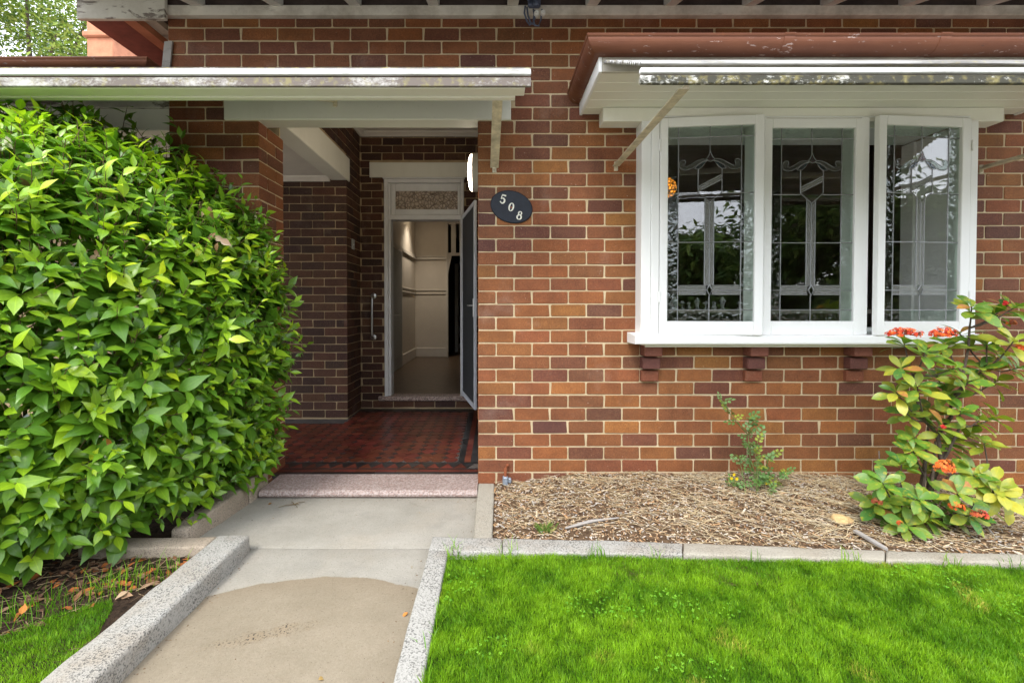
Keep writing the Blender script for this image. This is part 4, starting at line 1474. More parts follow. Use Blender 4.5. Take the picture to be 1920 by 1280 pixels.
def sash(hinge_x, hinge_y, ang, width, gl0, gl1, flip, label):
    """A leaded casement. Local x runs along the sash from its hinge; flip = hinge on the right."""
    ca, sa = math.cos(ang), math.sin(ang)
    sg = -1 if flip else 1
    def T(p):
        return Vector((hinge_x + sg * (p.x * ca) + (p.y * sa) * sg, hinge_y - p.x * sa + p.y * ca, p.z))
    s = thing("casement_window", None, None); s.parent = house
    if label: s["label"] = label
    zt_, zb_ = zT + 0.058, zB - 0.088
    m = MB(T)
    m.bbox(0, gl0, 0, 0.04, zb_, zt_, 0.004)
    m.bbox(gl1, width, 0, 0.04, zb_, zt_, 0.004)
    m.bbox(gl0, gl1, 0.0, 0.04, zT, zt_, 0.004)
    m.bbox(gl0, gl1, 0.0, 0.04, zb_, zB, 0.004)
    m.build("sash_frame", M["white"], s)
    W = gl1 - gl0
    def U(u):
        u2 = 1 - u if flip else u
        return gl0 + u2 * W
    def V(v):
        return zT - v * GH
    yg = 0.020
    def pane(us, vs, mat, name="pane", y=yg):
        m = MB(T)
        x0, x1 = sorted((U(us[0]), U(us[1])))
        z0, z1 = sorted((V(vs[0]), V(vs[1])))
        m.box(x0, x1, y, y + 0.003, z0, z1)
        return m.build(name, M[mat], s)
    cu = [0, 0.129, 0.495, 0.858, 1]
    rv = [0, 0.053, 0.342, 0.592, 0.84, 0.942, 1]
    for c in range(4): pane((cu[c], cu[c + 1]), (rv[0], rv[1]), "glass_tex")
    for c in (0, 3):
        for r in range(1, 6): pane((cu[c], cu[c + 1]), (rv[r], rv[r + 1]), "glass_tex")
    for c in (1, 2):
        pane((cu[c], cu[c + 1]), (0.942, 1), "glass_tex")
        pane((cu[c], cu[c + 1]), (0.862, 0.942), "glass")
    pane((0.129, 0.359), (0.053, 0.342), "glass"); pane((0.634, 0.858), (0.053, 0.342), "glass")
    pane((0.359, 0.634), (0.053, 0.1727), "glass")
    for r in (2, 3):
        b = 0.816 if r == 3 else rv[r + 1]
        pane((0.129, 0.44), (rv[r], b), "glass"); pane((0.545, 0.858), (rv[r], b), "glass")
        pane((0.44, 0.495), (rv[r] + (0.03 if r == 2 else 0), b), "glass_band"); pane((0.495, 0.545), (rv[r] + (0.03 if r == 2 else 0), b), "glass_band")
    for a, b in ((0.129, 0.46), (0.53, 0.858)):
        pane((a, b), (0.816, 0.84), "glass_band"); pane((a, b), (0.84, 0.862), "glass_band")
    # shield panes
    def poly(pts, mat, name="pane", y=yg - 0.004, h=0.003):
        m = MB(T)
        P = [(U(u), V(v)) for u, v in pts]
        n = len(P)
        m.add([(p[0], y, p[1]) for p in P] + [(p[0], y + h, p[1]) for p in P],
              [tuple(range(n)), tuple(range(2 * n - 1, n - 1, -1))] + [(i, (i + 1) % n, n + (i + 1) % n, n + i) for i in range(n)])
        return m.build(name, M[mat], s)
    cx = 0.4965
    L_, R_ = 0.359, 0.634
    arch = [(L_, 0.2186), (0.385, 0.205), (0.42, 0.183), (0.455, 0.174), (cx, 0.1725), (0.538, 0.174), (0.573, 0.183), (0.608, 0.205), (R_, 0.2186)]
    poly(arch + [(R_, 0.245), (L_, 0.305)], "glass")
    poly([(L_, 0.305), (R_, 0.245), (R_, 0.272), (L_, 0.332)], "glass_band")
    poly([(L_, 0.332), (R_, 0.272), (R_, 0.333), (cx, 0.388), (L_, 0.340)], "glass")
    tear = [(cx, 0.1267), (cx + 0.012, 0.143), (cx + 0.03, 0.158), (cx + 0.048, 0.1665), (cx + 0.02, 0.176), (cx, 0.180), (cx - 0.02, 0.176), (cx - 0.048, 0.1665), (cx - 0.03, 0.158), (cx - 0.012, 0.143)]
    poly(tear, "glass_red", y=yg - 0.006)
    wing = [(0.445, 0.168), (0.40, 0.166), (0.34, 0.174), (0.28, 0.190), (0.225, 0.203), (0.20, 0.196), (0.215, 0.181), (0.208, 0.170), (0.175, 0.168), (0.145, 0.178), (0.135, 0.195), (0.15, 0.212), (0.19, 0.221), (0.25, 0.219), (0.31, 0.206), (0.36, 0.190), (0.41, 0.178), (0.455, 0.173)]
    blue = [(0.315, 0.2165), (0.345, 0.199), (0.40, 0.184), (0.45, 0.179), (0.425, 0.192), (0.40, 0.206), (0.365, 0.217)]
    mir = lambda P: [(2 * cx - u, v) for u, v in P]
    for P in (wing, mir(wing)): poly(P[::-1] if P is not wing else P, "glass_wing", y=yg - 0.0035, h=0.002)
    for P in (blue, mir(blue)): poly(P, "glass_blue", y=yg - 0.0065)
    dia = [(cx, 0.812), (cx + 0.034, 0.839), (cx, 0.866), (cx - 0.034, 0.839)]
    poly(dia, "glass", y=yg - 0.005)
    # lead cames
    m = MB(T)
    def came(pts, r=0.0032, closed=False, y=yg):
        P = [(U(u), y, V(v)) for u, v in pts]
        if closed: P = P + [P[0]]
        m.tube(P, r, 5)
    for u in (0.129, 0.858): came([(u, 0), (u, 1)])
    came([(0.495, 0), (cx, 0.1267)])
    came([(cx, 0.866), (cx, 1)])
    for v in (0.053, 0.592, 0.942): came([(0, v), (1, v)])
    came([(0, 0.342), (L_, 0.342)]); came([(R_, 0.342), (1, 0.342)])
    came([(0, 0.84), (cx - 0.034, 0.84)], 0.0026); came([(cx + 0.034, 0.84), (1, 0.84)], 0.0026)
    for v in (0.816, 0.862): came([(0.129, v), (0.46, v)]); came([(0.53, v), (0.858, v)])
    for u in (0.44, 0.545): came([(u, 0.365), (u, 0.816)])
    came([(cx, 0.388), (cx, 0.812)], 0.0026)
    came(arch + [(R_, 0.335), (cx, 0.388), (L_, 0.335)], 0.0032, True, yg - 0.003)
    came([(L_, 0.305), (R_, 0.245)], 0.0026, y=yg - 0.003); came([(L_, 0.332), (R_, 0.272)], 0.0026, y=yg - 0.003)
    came(tear, 0.0024, True, yg - 0.005)
    for P in (wing, mir(wing)): came(P, 0.0016, True, yg - 0.003)
    for P in (blue, mir(blue)): came(P, 0.0022, True, yg - 0.005)
    came(dia, 0.0042, True, yg - 0.007)
    m.build("lead_came", M["lead"], s)
    # hinges
    if abs(ang) > 0.001:
        m = MB(T)
        for z in (zT - 0.15, zB + 0.12):
            m.tube([(-0.003, -0.003, z), (-0.003, -0.003, z + 0.07)], 0.006, 6)
        m.build("hinge", M["white"], s)
    return s


sash(1.049, FY - 0.004, R(5.4), 0.628, 0.049, 0.574, False, "casement ajar with its right edge swung out")
sash(1.708, FY + 0.001, 0.0, 0.635, 0.054, 0.581, False, None)
sash(3.016, FY - 0.004, R(4.8), 0.628, 0.063, 0.576, True, "casement ajar with its left edge swung out")

# room behind the window
rm = MB()
rx0, rx1, ry0, ry1, rz0, rz1 = 0.52, 4.25, 3.39, 7.0, 0.2, 2.95
rm.box(rx0 - 0.05, rx0, ry0, ry1, rz0, rz1)
rm.box(rx1, rx1 + 0.05, ry0, ry1, rz0, rz1)
rm.box(rx0, rx1, ry1, ry1 + 0.05, rz0, rz1)
rm.box(rx0, rx1, ry0, ry1, rz0 - 0.05, rz0)
rm.box(rx0, rx1, ry0, ry1, rz1, rz1 + 0.05)
rm.box(0.9, 3.2, 3.43, 3.52, zat(580, 3.47) - 0.03, zat(580, 3.47))
rm.build("room_wall", M["room"], house)

# =================================================================== HOODS (awnings)
def awning(name, label, x0, x1, yf, zf, yb, zb, fascia, under, cat="awning", ribs=22):
    """Sheet hood: ribbed sheet sloping from the wall to a two-part fascia."""
    t = thing(name, label, cat, ((x0 + x1) / 2, yb, zf))
    prof_u, prof_l = [], []
    for k in range(ribs * 4 + 1):
        s = k / (ribs * 4)
        y, z = yf + (yb - yf) * s, zf + (zb - zf) * s
        o = 0.007 * math.sin(k * PI / 2)
        nx_, nz_ = -(zb - zf), (yb - yf)
        l = math.hypot(nx_, nz_)
        prof_u.append((y + nx_ / l * (o + 0.0015), z + nz_ / l * (o + 0.0015)))
        prof_l.append((y + nx_ / l * (o - 0.0015), z + nz_ / l * (o - 0.0015)))
    m = MB()
    m.prism(prof_u + prof_l[::-1], 'x', x0, x1)
    m.build("ribbed_sheet", M["sheet"] if "mossy" in label else M["sheet_dark"], t, recalc=True)
    z1, z2, z3, z4 = fascia
    m = MB(); m.bbox(x0 - 0.004, x1 + 0.004, yf - 0.012, yf + 0.012, z2, z1, 0.003)
    m.build("fascia_cap", M["strip"], t)
    m = MB(); m.bbox(x0 - 0.004, x1 + 0.004, yf - 0.006, yf + under, z4, z3, 0.003)
    m.build("fascia_board", M["moss_b"] if "mossy" in label else M["moss_a"], t)
    return t


pf = 2.35
hp = awning("porch_hood", "long white porch hood with dark lichen streaks along its front edge", -3.9, at(994, 145, pf).x, pf, zat(130, pf), 3.04, zat(130, pf) + 0.335,
            (zat(131, pf), zat(142, pf), zat(146, pf), zat(163, pf)), 0.012)
m = MB(); m.bbox(-3.9, at(985, 170, pf).x, pf + 0.014, pf + 0.10, zat(163, pf) - 0.001, zat(163, pf) + 0.03, 0.003)
m.build("under_board", M["cream"], hp)
m = MB(); m.bbox(-3.9, at(966, 180, pf + .1).x, pf + 0.105, pf + 0.145, zat(183, pf + 0.105), zat(163, pf) + 0.04, 0.003)
m.build("back_rail", M["cream"], hp)


def angle_strut(t, a, b, w=0.032, name="strut"):
    """Angle-iron stay with a flattened foot plate."""
    m = MB()
    a, b = Vector(a), Vector(b)
    d = (b - a).normalized()
    s = d.cross(Vector((0, 0, 1))).normalized()
    u = s.cross(d)
    pr = [(-w / 2, 0), (w / 2, 0), (w / 2, 0.004), (-w / 2 + 0.004, 0.004), (-w / 2 + 0.004, w * 0.8), (-w / 2, w * 0.8)]
    vs = [p + s * q[0] + u * q[1] for p in (a, b) for q in pr]
    n = len(pr)
    m.add(vs, [tuple(range(n)), tuple(range(2 * n - 1, n - 1, -1))] + [(i, (i + 1) % n, n + (i + 1) % n, n + i) for i in range(n)])
    m.bbox(a.x - 0.013, a.x + 0.013, a.y - 0.004, a.y + 0.012, a.z - 0.03, a.z + 0.03, 0.002)
    m.lathe((a.x, a.y - 0.004, a.z - 0.012), (0, -1, 0), [(0.007, 0), (0.007, 0.004), (0.004, 0.007)], 8)
    return m.build(name, M["brass"], t)


fs_ = at(930, 183, 2.46)
angle_strut(hp, at(927, 315, 3.046), (fs_.x + 0.01, 2.46, fs_.z + 0.03), 0.055)
f2 = at(628, 191, 3.03)
angle_strut(hp, f2, (f2.x - 0.28, 2.48, zat(163, pf) + 0.03), 0.04)

bf = 1.85
bh = awning("window_hood", "ribbed white window hood with a mossy black edge below the red gutter", 0.585, 3.46, bf, zat(119, bf), 2.486, zat(117, 2.49),
            (zat(129, bf), zat(139, bf), zat(142, bf), zat(158, bf)), 0.012)
angle_strut(bh, at(1155, 312, 3.046), (0.80, bf + 0.10, zat(150, bf) + 0.01), 0.045)
angle_strut(bh, (xat(1840, 318, 3.046), 3.046, zat(318, 3.046)), (3.28, bf + 0.10, zat(150, bf) + 0.01), 0.035)
m = MB(); m.bbox(0.72, 3.40, 2.10, 2.14, zat(124, bf) + 0.09, zat(124, bf) + 0.13, 0.003)
m.build("purlin", M["cream"], bh)

# =================================================================== FITTINGS ON THE HOUSE
# oval number plate
pc = at(959, 388.5, WY)
pl = thing("number_plate", "dark oval house number plate reading 508 screwed to the bricks", "number plate", (pc.x, WY, pc.z))
S_ = 282.0
ta = R(-17)
m = MB()
def oval(rx, rz, y, n=40):
    return [(pc.x + math.cos(t) * rx * math.cos(ta) - math.sin(t) * rz * math.sin(ta), y, pc.z + math.cos(t) * rx * math.sin(ta) + math.sin(t) * rz * math.cos(ta)) for t in [2 * PI * k / n for k in range(n)]]
r0, r1, r2 = oval(0.142, 0.105, WY - 0.003), oval(0.142, 0.105, WY - 0.009), oval(0.137, 0.100, WY - 0.012)
n = 40
m.add(r0 + r1 + r2, [tuple(range(80, 120))] + [(b + i, b + (i + 1) % n, b + n + (i + 1) % n, b + n + i) for b in (0, n) for i in range(n)])
m.build("plate", M["navy"], pl)


def ribbon(m, pts, wid, cx, cz, ang, y0, h=0.0025):
    """A flat stroke of varying width (local units in metres), turned by ang."""
    P = [Vector((p[0], p[1])) for p in pts]
    L, Rr = [], []
    for i, p in enumerate(P):
        d = (P[min(i + 1, len(P) - 1)] - P[max(i - 1, 0)]).normalized()
        nn = Vector((-d.y, d.x))
        wd = wid[i] if isinstance(wid, (list, tuple)) else wid
        L.append(p + nn * wd / 2); Rr.append(p - nn * wd / 2)
    def W_(q, y): return (cx + q.x * math.cos(ang) - q.y * math.sin(ang), y, cz + q.x * math.sin(ang) + q.y * math.cos(ang))
    k = len(P)
    vs = [W_(q, y0) for q in L] + [W_(q, y0) for q in Rr] + [W_(q, y0 - h) for q in L] + [W_(q, y0 - h) for q in Rr]
    fs = []
    for i in range(k - 1):
        fs.append((2 * k + i, 2 * k + i + 1, 3 * k + i + 1, 3 * k + i))
        fs.append((i, i + 1, 2 * k + i + 1, 2 * k + i)); fs.append((k + i, 3 * k + i, 3 * k + i + 1, k + i + 1))
    fs.append((0, 2 * k, 3 * k, k)); fs.append((k - 1, 2 * k - 1, 4 * k - 1, 3 * k - 1))
    m.add(vs, fs)


def arc(cx, cz, rx, rz, a0, a1, n=14):
    return [(cx + rx * math.cos(R(a0 + (a1 - a0) * i / n)), cz + rz * math.sin(R(a0 + (a1 - a0) * i / n))) for i in range(n + 1)]


H_ = 0.058
yn = WY - 0.0122
na = R(-14)
# digits: each built around its own centre
for ch_, (px_, py_) in zip("508", ((943, 374.5), (958.5, 389), (974, 404.5))):
    q = at(px_, py_, WY)
    m = MB()
    if ch_ == "5":
        ribbon(m, [(-0.010, 0.027), (0.015, 0.026)], 0.009, q.x, q.z, na, yn)
        ribbon(m, [(-0.010, 0.030), (-0.0125, 0.001)], 0.005, q.x, q.z, na, yn)
        a = arc(-0.001, -0.010, 0.014, 0.0165, 150, -150, 16)
        ribbon(m, a, [0.003 + 0.008 * math.sin(PI * i / 16) for i in range(17)], q.x, q.z, na, yn - 0.0005)
        ribbon(m, arc(-0.0115, -0.020, 0.003, 0.003, 0, 330, 8), 0.004, q.x, q.z, na, yn - 0.0008)
    elif ch_ == "0":
        a = arc(0, 0, 0.0135, 0.0255, 0, 360, 28)
        ribbon(m, a, [0.004 + 0.006 * abs(math.cos(2 * PI * i / 28)) for i in range(29)], q.x, q.z, na, yn)
    else:
        a = arc(0, 0.0135, 0.010, 0.0115, 0, 360, 20)
        ribbon(m, a, [0.004 + 0.004 * abs(math.cos(2 * PI * i / 20)) for i in range(21)], q.x, q.z, na, yn)
        a = arc(0, -0.0125, 0.0135, 0.0145, 0, 360, 22)
        ribbon(m, a, [0.004 + 0.006 * abs(math.cos(2 * PI * i / 22)) for i in range(23)], q.x, q.z, na, yn - 0.0006)
    m.build("numeral", M["numeral"], pl)
    if ch_ == "0":
        m = MB(); m.lathe((q.x, yn, q.z - 0.002), (0, -1, 0), [(0.007, 0), (0.006, 0.003), (0.002, 0.004)], 10)
        m.build("screw", M["rust"], pl)

# round bulkhead lamp on the porch's right wall
lz = zat(324, 3.79)
lp = thing("porch_light", "round lit white wall lamp inside the porch beside the brick corner", "wall lamp", (X_PR, 3.79, lz))
m = MB(); m.lathe((X_PR - 0.002, 3.79, lz), (-1, 0, 0), [(0.150, 0), (0.152, 0.01), (0.152, 0.066), (0.147, 0.07)], 36)
m.build("lamp_base", M["lamp_base"], lp, smooth=False)
m = MB(); m.lathe((X_PR - 0.002, 3.79, lz), (-1, 0, 0), [(0.146, 0.0705), (0.146, 0.076), (0.138, 0.086), (0.115, 0.096), (0.07, 0.103), (0.02, 0.106)], 36)
m.build("diffuser", M["lamp"], lp, smooth=True)

# grab handle beside the door
hb = at(701, 592, YK)
gb = thing("grab_handle", "curved steel grab handle on the dark bricks beside the door", "handle", (hb.x, YK, hb.z))
z0_, z1_ = zat(632, YK), zat(555, YK)
m = MB()
m.tube([(hb.x, YK - 0.004, z1_), (hb.x, YK - 0.04, z1_), (hb.x - 0.004, YK - 0.058, z1_ - 0.012), (hb.x - 0.006, YK - 0.062, z1_ - 0.04), (hb.x - 0.006, YK - 0.062, z0_ + 0.04), (hb.x - 0.004, YK - 0.058, z0_ + 0.012), (hb.x, YK - 0.04, z0_), (hb.x, YK - 0.004, z0_)], 0.0125, 10)
m.build("grip", M["steel"], gb, smooth=True)
for z in (z0_, z1_):
    m = MB(); m.lathe((hb.x, YK - 0.0015, z), (0, -1, 0), [(0.034, 0), (0.034, 0.006), (0.028, 0.012), (0.018, 0.014)], 18)
    m.build("flange", M["steel"], gb, smooth=False)
# small plate on the porch side wall
q = at(661, 458, 1); yq = XS / q.x
q = at(661, 458, yq)
sp = thing("bell_plate", "small pale rectangular plate on the dark porch wall left of the door", "doorbell", (XS, yq, q.z))
m = MB(); m.bbox(XS + 0.001, XS + 0.012, yq - 0.04, yq + 0.04, q.z - 0.055, q.z + 0.055, 0.003)
m.build("plate", M["doorgrey"], sp)
m = MB(); m.lathe((XS + 0.012, yq, q.z - 0.005), (1, 0, 0), [(0.009, 0), (0.009, 0.004), (0.005, 0.006)], 10)
m.build("button", M["ceramic"], sp)

# overhead cable anchor under the eave
ca = at(1000, 12, 2.98)
cc_ = thing("cable_clamp", "blue grey overhead cable clamp with looped wires hanging under the eave", "cable clamp", (ca.x, 2.98, ca.z))
m = MB()
m.bbox(ca.x - 0.035, ca.x + 0.045, 2.955, 2.99, ca.z - 0.015, ca.z + 0.10, 0.01)
m.bbox(ca.x - 0.005, ca.x + 0.03, 2.925, 2.956, ca.z - 0.025, ca.z + 0.04, 0.008)
m.bbox(ca.x - 0.045, ca.x - 0.02, 2.93, 2.956, ca.z + 0.01, ca.z + 0.09, 0.008)
m.tube([(ca.x - 0.06, 2.96, ca.z + 0.06), (ca.x - 0.02, 2.93, ca.z + 0.075), (ca.x + 0.04, 2.95, ca.z + 0.05)], 0.016, 8)
m.build("clamp_body", M["insulator"], cc_)
for px_, py_ in ((1006, 27), (1018, 26)):
    q = at(px_, py_, 2.935)
    m = MB(); m.lathe((q.x, 2.95, q.z), (0, -1, 0), [(0.012, 0), (0.016, 0.012), (0.016, 0.03), (0.010, 0.036), (0.004, 0.033)], 14)
    m.build("bolt_cap", M["ceramic"], cc_)
for pts in (((985, 12), (983, 25), (988, 40), (993, 47), (999, 44), (1003, 36), (1000, 18)), ((1003, 20), (1000, 38), (1003, 48), (1010, 49), (1014, 38), (1016, 18)), ((988, 14), (990, 30), (995, 43), (1001, 46))):
    m = MB(); m.tube([at(a_, b_, 2.945) for a_, b_ in pts], 0.0055, 6)
    m.build("cable", M["insulator"], cc_, smooth=True)

# metal latch box at the foot of the wall
q = at(949, 893, 3.04)
tp = thing("water_valve", "small grey metal valve fixed low on the bricks beside the step", "valve", (q.x, 3.04, q.z))
m = MB()
m.bbox(q.x - 0.024, q.x + 0.012, 2.995, 3.035, q.z - 0.045, q.z + 0.01, 0.006)
m.bbox(q.x + 0.013, q.x + 0.033, 3.0, 3.03, q.z - 0.03, q.z + 0.0, 0.004)
m.build("valve_body", M["galv"], tp)
m = MB(); m.tube([(q.x - 0.005, 3.02, q.z + 0.008), (q.x - 0.006, 3.02, q.z + 0.06), (q.x + 0.006, 3.03, q.z + 0.075), (q.x + 0.012, 3.045, q.z + 0.075)], 0.010, 8)
m.tube([(q.x + 0.012, 3.02, q.z - 0.04), (q.x + 0.014, 3.02, q.z - 0.13)], 0.007, 8)
m.build("pipe", M["rust"], tp)

# lamps inside
q = at(1247, 352, 4.2)
al = thing("pendant_lamp", "glowing amber pendant lamp behind the leftmost textured pane", "pendant lamp", (q.x, 4.2, 2.95))
m = MB(); m.lathe((q.x, 4.2, q.z - 0.09), (0, 0, 1), [(0.03, 0), (0.075, 0.02), (0.10, 0.07), (0.09, 0.13), (0.05, 0.17), (0.02, 0.18)], 20)
m.build("shade", M["amber"], al, smooth=True)
m = MB(); m.tube([(q.x, 4.2, q.z + 0.09), (q.x, 4.2, 2.948)], 0.005, 6)
m.build("cord", M["dark"], al)
dl = thing("hall_downlight", "recessed hall ceiling light washing the beige wall", "ceiling light", (-1.30, 8.55, 2.99))
m = MB(); m.lathe((-1.30, 8.55, 2.998), (0, 0, -1), [(0.06, 0), (0.06, 0.006), (0.045, 0.008)], 20)
m.build("lens", M["hall_lamp"], dl)
ld = bpy.data.lights.new("hall_light", 'SPOT'); ld.energy = 20; ld.spot_size = R(110); ld.spot_blend = 1.0; ld.color = (1, 0.87, 0.70); ld.shadow_soft_size = 0.05
lo = bpy.data.objects.new("hall_light", ld); COL.objects.link(lo); lo.location = (-1.30, 8.55, 2.97)
lo.parent = dl; lo.location = (0, 0, -0.02)

# pale ornaments along the inside sill
rn = random.Random(3)
orn_protos = []
def ornament_mesh(kind):
    m = MB()
    if kind == 0: m.lathe((0, 0, 0), (0, 0, 1), [(0.016, 0), (0.016, 0.006), (0.006, 0.012), (0.006, 0.04), (0.020, 0.044), (0.016, 0.056), (0.004, 0.066)], 10)
    elif kind == 1: m.lathe((0, 0, 0), (0, 0, 1), [(0.014, 0), (0.016, 0.01), (0.008, 0.028), (0.012, 0.036), (0.012, 0.046), (0.003, 0.052)], 10)
    else: m.lathe((0, 0, 0), (0, 0, 1), [(0.018, 0), (0.010, 0.01), (0.012, 0.03), (0.018, 0.05), (0.022, 0.054), (0.004, 0.082)], 10)
    return m.mesh("ornament", M["ornament"])
oms = [ornament_mesh(k) for k in range(3)]
zo = zat(580, 3.47) + 0.001
xo = 1.17
for i, kd in enumerate([1, 0, 1, 2, 0, 1, 2, 0, 1, 2, 0]):
    o = link_mesh("ornament", oms[kd], None, (xo, 3.475 + rn.uniform(-0.02, 0.02), zo))
    sc_ = rn.uniform(0.9, 1.25); o.scale = (sc_, sc_, sc_)
    tag(o, "tiny pale ornament in the row along the inside window sill", "ornament", "ornaments along the inside window sill")
    xo += 0.062 if i < 9 else 0.13


# =================================================================== LEAVES
def leaf_mesh_data(L, W, rows=6, fold=0.25, curl=0.25, twist=0.0, shape="ovate", wav=0.0):
    """Local leaf: base at origin, along +X, upper face +Z. Returns verts, faces, mid values."""
    prof = {"ovate": [0.0, 0.62, 0.98, 1.0, 0.70, 0.30, 0.0], "obovate": [0.0, 0.38, 0.70, 0.95, 1.0, 0.74, 0.0], "lance": [0.0, 0.7, 1.0, 0.9, 0.65, 0.3, 0.0]}[shape]
    n = len(prof)
    vs, mids, fs = [], [], []
    for i, p in enumerate(prof):
        s = i / (n - 1)
        x = L * s
        z = -curl * L * s * s
        x *= 1 - 0.3 * abs(curl) * s
        hw = W / 2 * p
        wz = wav * W * math.sin(s * 9.0)
        tw = twist * s
        vs += [(x, hw * math.cos(tw), z + hw * fold + wz + hw * math.sin(tw)), (x, 0, z), (x, -hw * math.cos(tw), z + hw * fold - wz - hw * math.sin(tw))]
        mids += [1, 0, 1]
    for i in range(n - 1):
        a, b = 3 * i, 3 * (i + 1)
        if i == 0:
            fs += [(a + 1, b + 1, b), (a + 1, b + 2, b + 1)]
        elif i == n - 2:
            fs += [(a, a + 1, b + 1), (a + 1, a + 2, b + 1)]
        else:
            fs += [(a, a + 1, b + 1, b), (a + 1, a + 2, b + 2, b + 1)]
    # drop the unused coincident side verts at base and tip
    keep = [1] + list(range(3, 3 * (n - 1))) + [3 * (n - 1) + 1]
    remap = {k: i for i, k in enumerate(keep)}
    vs2 = [vs[k] for k in keep]; m2 = [mids[k] for k in keep]
    fs2 = [tuple(remap[k] for k in f) for f in fs]
    return vs2, fs2, m2


def frame(axis, normal):
    a = axis.normalized()
    s = normal.cross(a)
    if s.length < 1e-4: s = a.orthogonal()
    s.normalize()
    u = a.cross(s)
    return Matrix((a, s, u)).transposed()


def leaf_obj_mesh(name, mat, **k):
    vs, fs, ms = leaf_mesh_data(**k)
    m = MB(); m.add(vs, fs, (1, 1, 1), ms)
    return m.mesh(name, mat, smooth=True, recalc=False)


# ------------------------------------------------------------------ hedge
hr = random.Random(21)
HC_, HA = Vector((-2.95, 3.30, 1.0)), Vector((1.58, 1.84, 1.23))


def hedge_surface(th, zz, s=1.0):
    """Plan angle th and height parameter zz in [-1, 1] -> point and outward normal."""
    n = 2.5
    c_, s_ = math.cos(th), math.sin(th)
    r = (abs(c_) ** n + abs(s_) ** n) ** (-1 / n)
    if zz > 0: k = max(0.0, 1 - zz ** 3.2) ** (1 / 2.2)
    else: k = max(0.0, 1 - 0.25 * abs(zz) ** 2.5)
    lump = 1 + 0.045 * mnoise.noise(Vector((th * 2.2, zz * 2.0, 3.3))) + 0.03 * mnoise.noise(Vector((th * 6, zz * 5, 1.1)))
    return Vector((HC_.x + HA.x * r * c_ * k * s * lump, HC_.y + HA.y * r * s_ * k * s * lump, HC_.z + HA.z * zz * (1 if s == 1 else s)))


def hedge_normal(th, zz):
    e = 0.02
    a = hedge_surface(th + e, zz) - hedge_surface(th - e, zz)
    b = hedge_surface(th, min(zz + e, 0.999)) - hedge_surface(th, max(zz - e, -0.999))
    n = a.cross(b)
    return n.normalized() if n.length > 1e-8 else Vector((0, 0, 1))


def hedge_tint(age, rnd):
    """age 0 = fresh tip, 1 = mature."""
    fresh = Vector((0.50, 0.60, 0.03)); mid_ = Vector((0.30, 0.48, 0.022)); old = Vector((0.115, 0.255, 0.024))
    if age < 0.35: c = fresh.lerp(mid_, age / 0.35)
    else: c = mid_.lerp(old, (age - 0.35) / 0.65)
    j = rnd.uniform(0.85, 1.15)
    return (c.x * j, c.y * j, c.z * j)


hedge = thing("hedge", "dense glossy green hedge filling the left beside the path", "hedge", (-2.4, 2.6, 0))
mass = MB()
twigs = MB()
cands = []                                   # outer leaves that may become objects
UP = Vector((0, 0, 1))


def view_ok(p):
    return p.x > -1.3 * p.y - 0.45 and p.y < 3.03 and p.z > 0.10 and not (p.y > 2.90 and p.x > X_PL - 0.05 and p.z > 2.05)


def add_leaf(store, p, ax, nrm, L, W, tint, **k):
    vs, fs, ms = leaf_mesh_data(L, W, **k)
    F = frame(ax, nrm)
    store.add([p + F @ Vector(v) for v in vs], fs, tint, ms)


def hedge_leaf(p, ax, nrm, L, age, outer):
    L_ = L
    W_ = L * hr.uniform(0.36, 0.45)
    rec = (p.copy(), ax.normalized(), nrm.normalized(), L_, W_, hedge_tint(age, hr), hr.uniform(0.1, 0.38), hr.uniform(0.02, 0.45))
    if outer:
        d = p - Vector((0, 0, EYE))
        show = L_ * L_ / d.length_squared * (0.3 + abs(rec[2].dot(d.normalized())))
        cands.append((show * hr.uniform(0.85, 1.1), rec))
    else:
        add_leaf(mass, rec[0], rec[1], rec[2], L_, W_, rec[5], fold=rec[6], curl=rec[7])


def shoot(p, d, n, count, L0, length, outer, fresh):
    d = d.normalized()
    side = d.cross(UP); side = side.normalized() if side.length > 0.01 else Vector((1, 0, 0))
    pts = [p]
    cur = p.copy(); dd = d.copy()
    rot = hr.uniform(0, 2 * PI)
    for i in range(count):
        s = (i + 1) / count
        cur = cur + dd * (length / count)
        dd = (dd + UP * 0.05 + Vector((hr.uniform(-1, 1), hr.uniform(-1, 1), hr.uniform(-1, 1))) * 0.10).normalized()
        pts.append(cur.copy())
        rot += 2.4 + hr.uniform(-0.4, 0.4)
        a = dd.orthogonal().normalized(); b = dd.cross(a)
        rad = a * math.cos(rot) + b * math.sin(rot)
        spread = hr.uniform(0.9, 1.6) * (1 - 0.45 * s)
        ax = (dd * 0.6 + rad * spread + n * 0.35 + Vector((0, 0, -0.18 - 0.25 * (1 - s)))).normalized()
        nrm = (UP * hr.uniform(0.5, 1.0) + n * hr.uniform(0.5, 1.1) + dd * 0.3 + Vector((hr.uniform(-.35, .35), hr.uniform(-.35, .35), 0)))
        age = min(1.0, max(0.0, (1 - s) * 1.0 + fresh + hr.uniform(-0.2, 0.2)))
        L = L0 * hr.uniform(0.75, 1.15) * (1 - 0.42 * s * s)
        hedge_leaf(cur, ax, nrm, L, age, outer)
    twigs.tube(pts, [0.0022] * (len(pts) - 1) + [0.001], 3, cap=False)


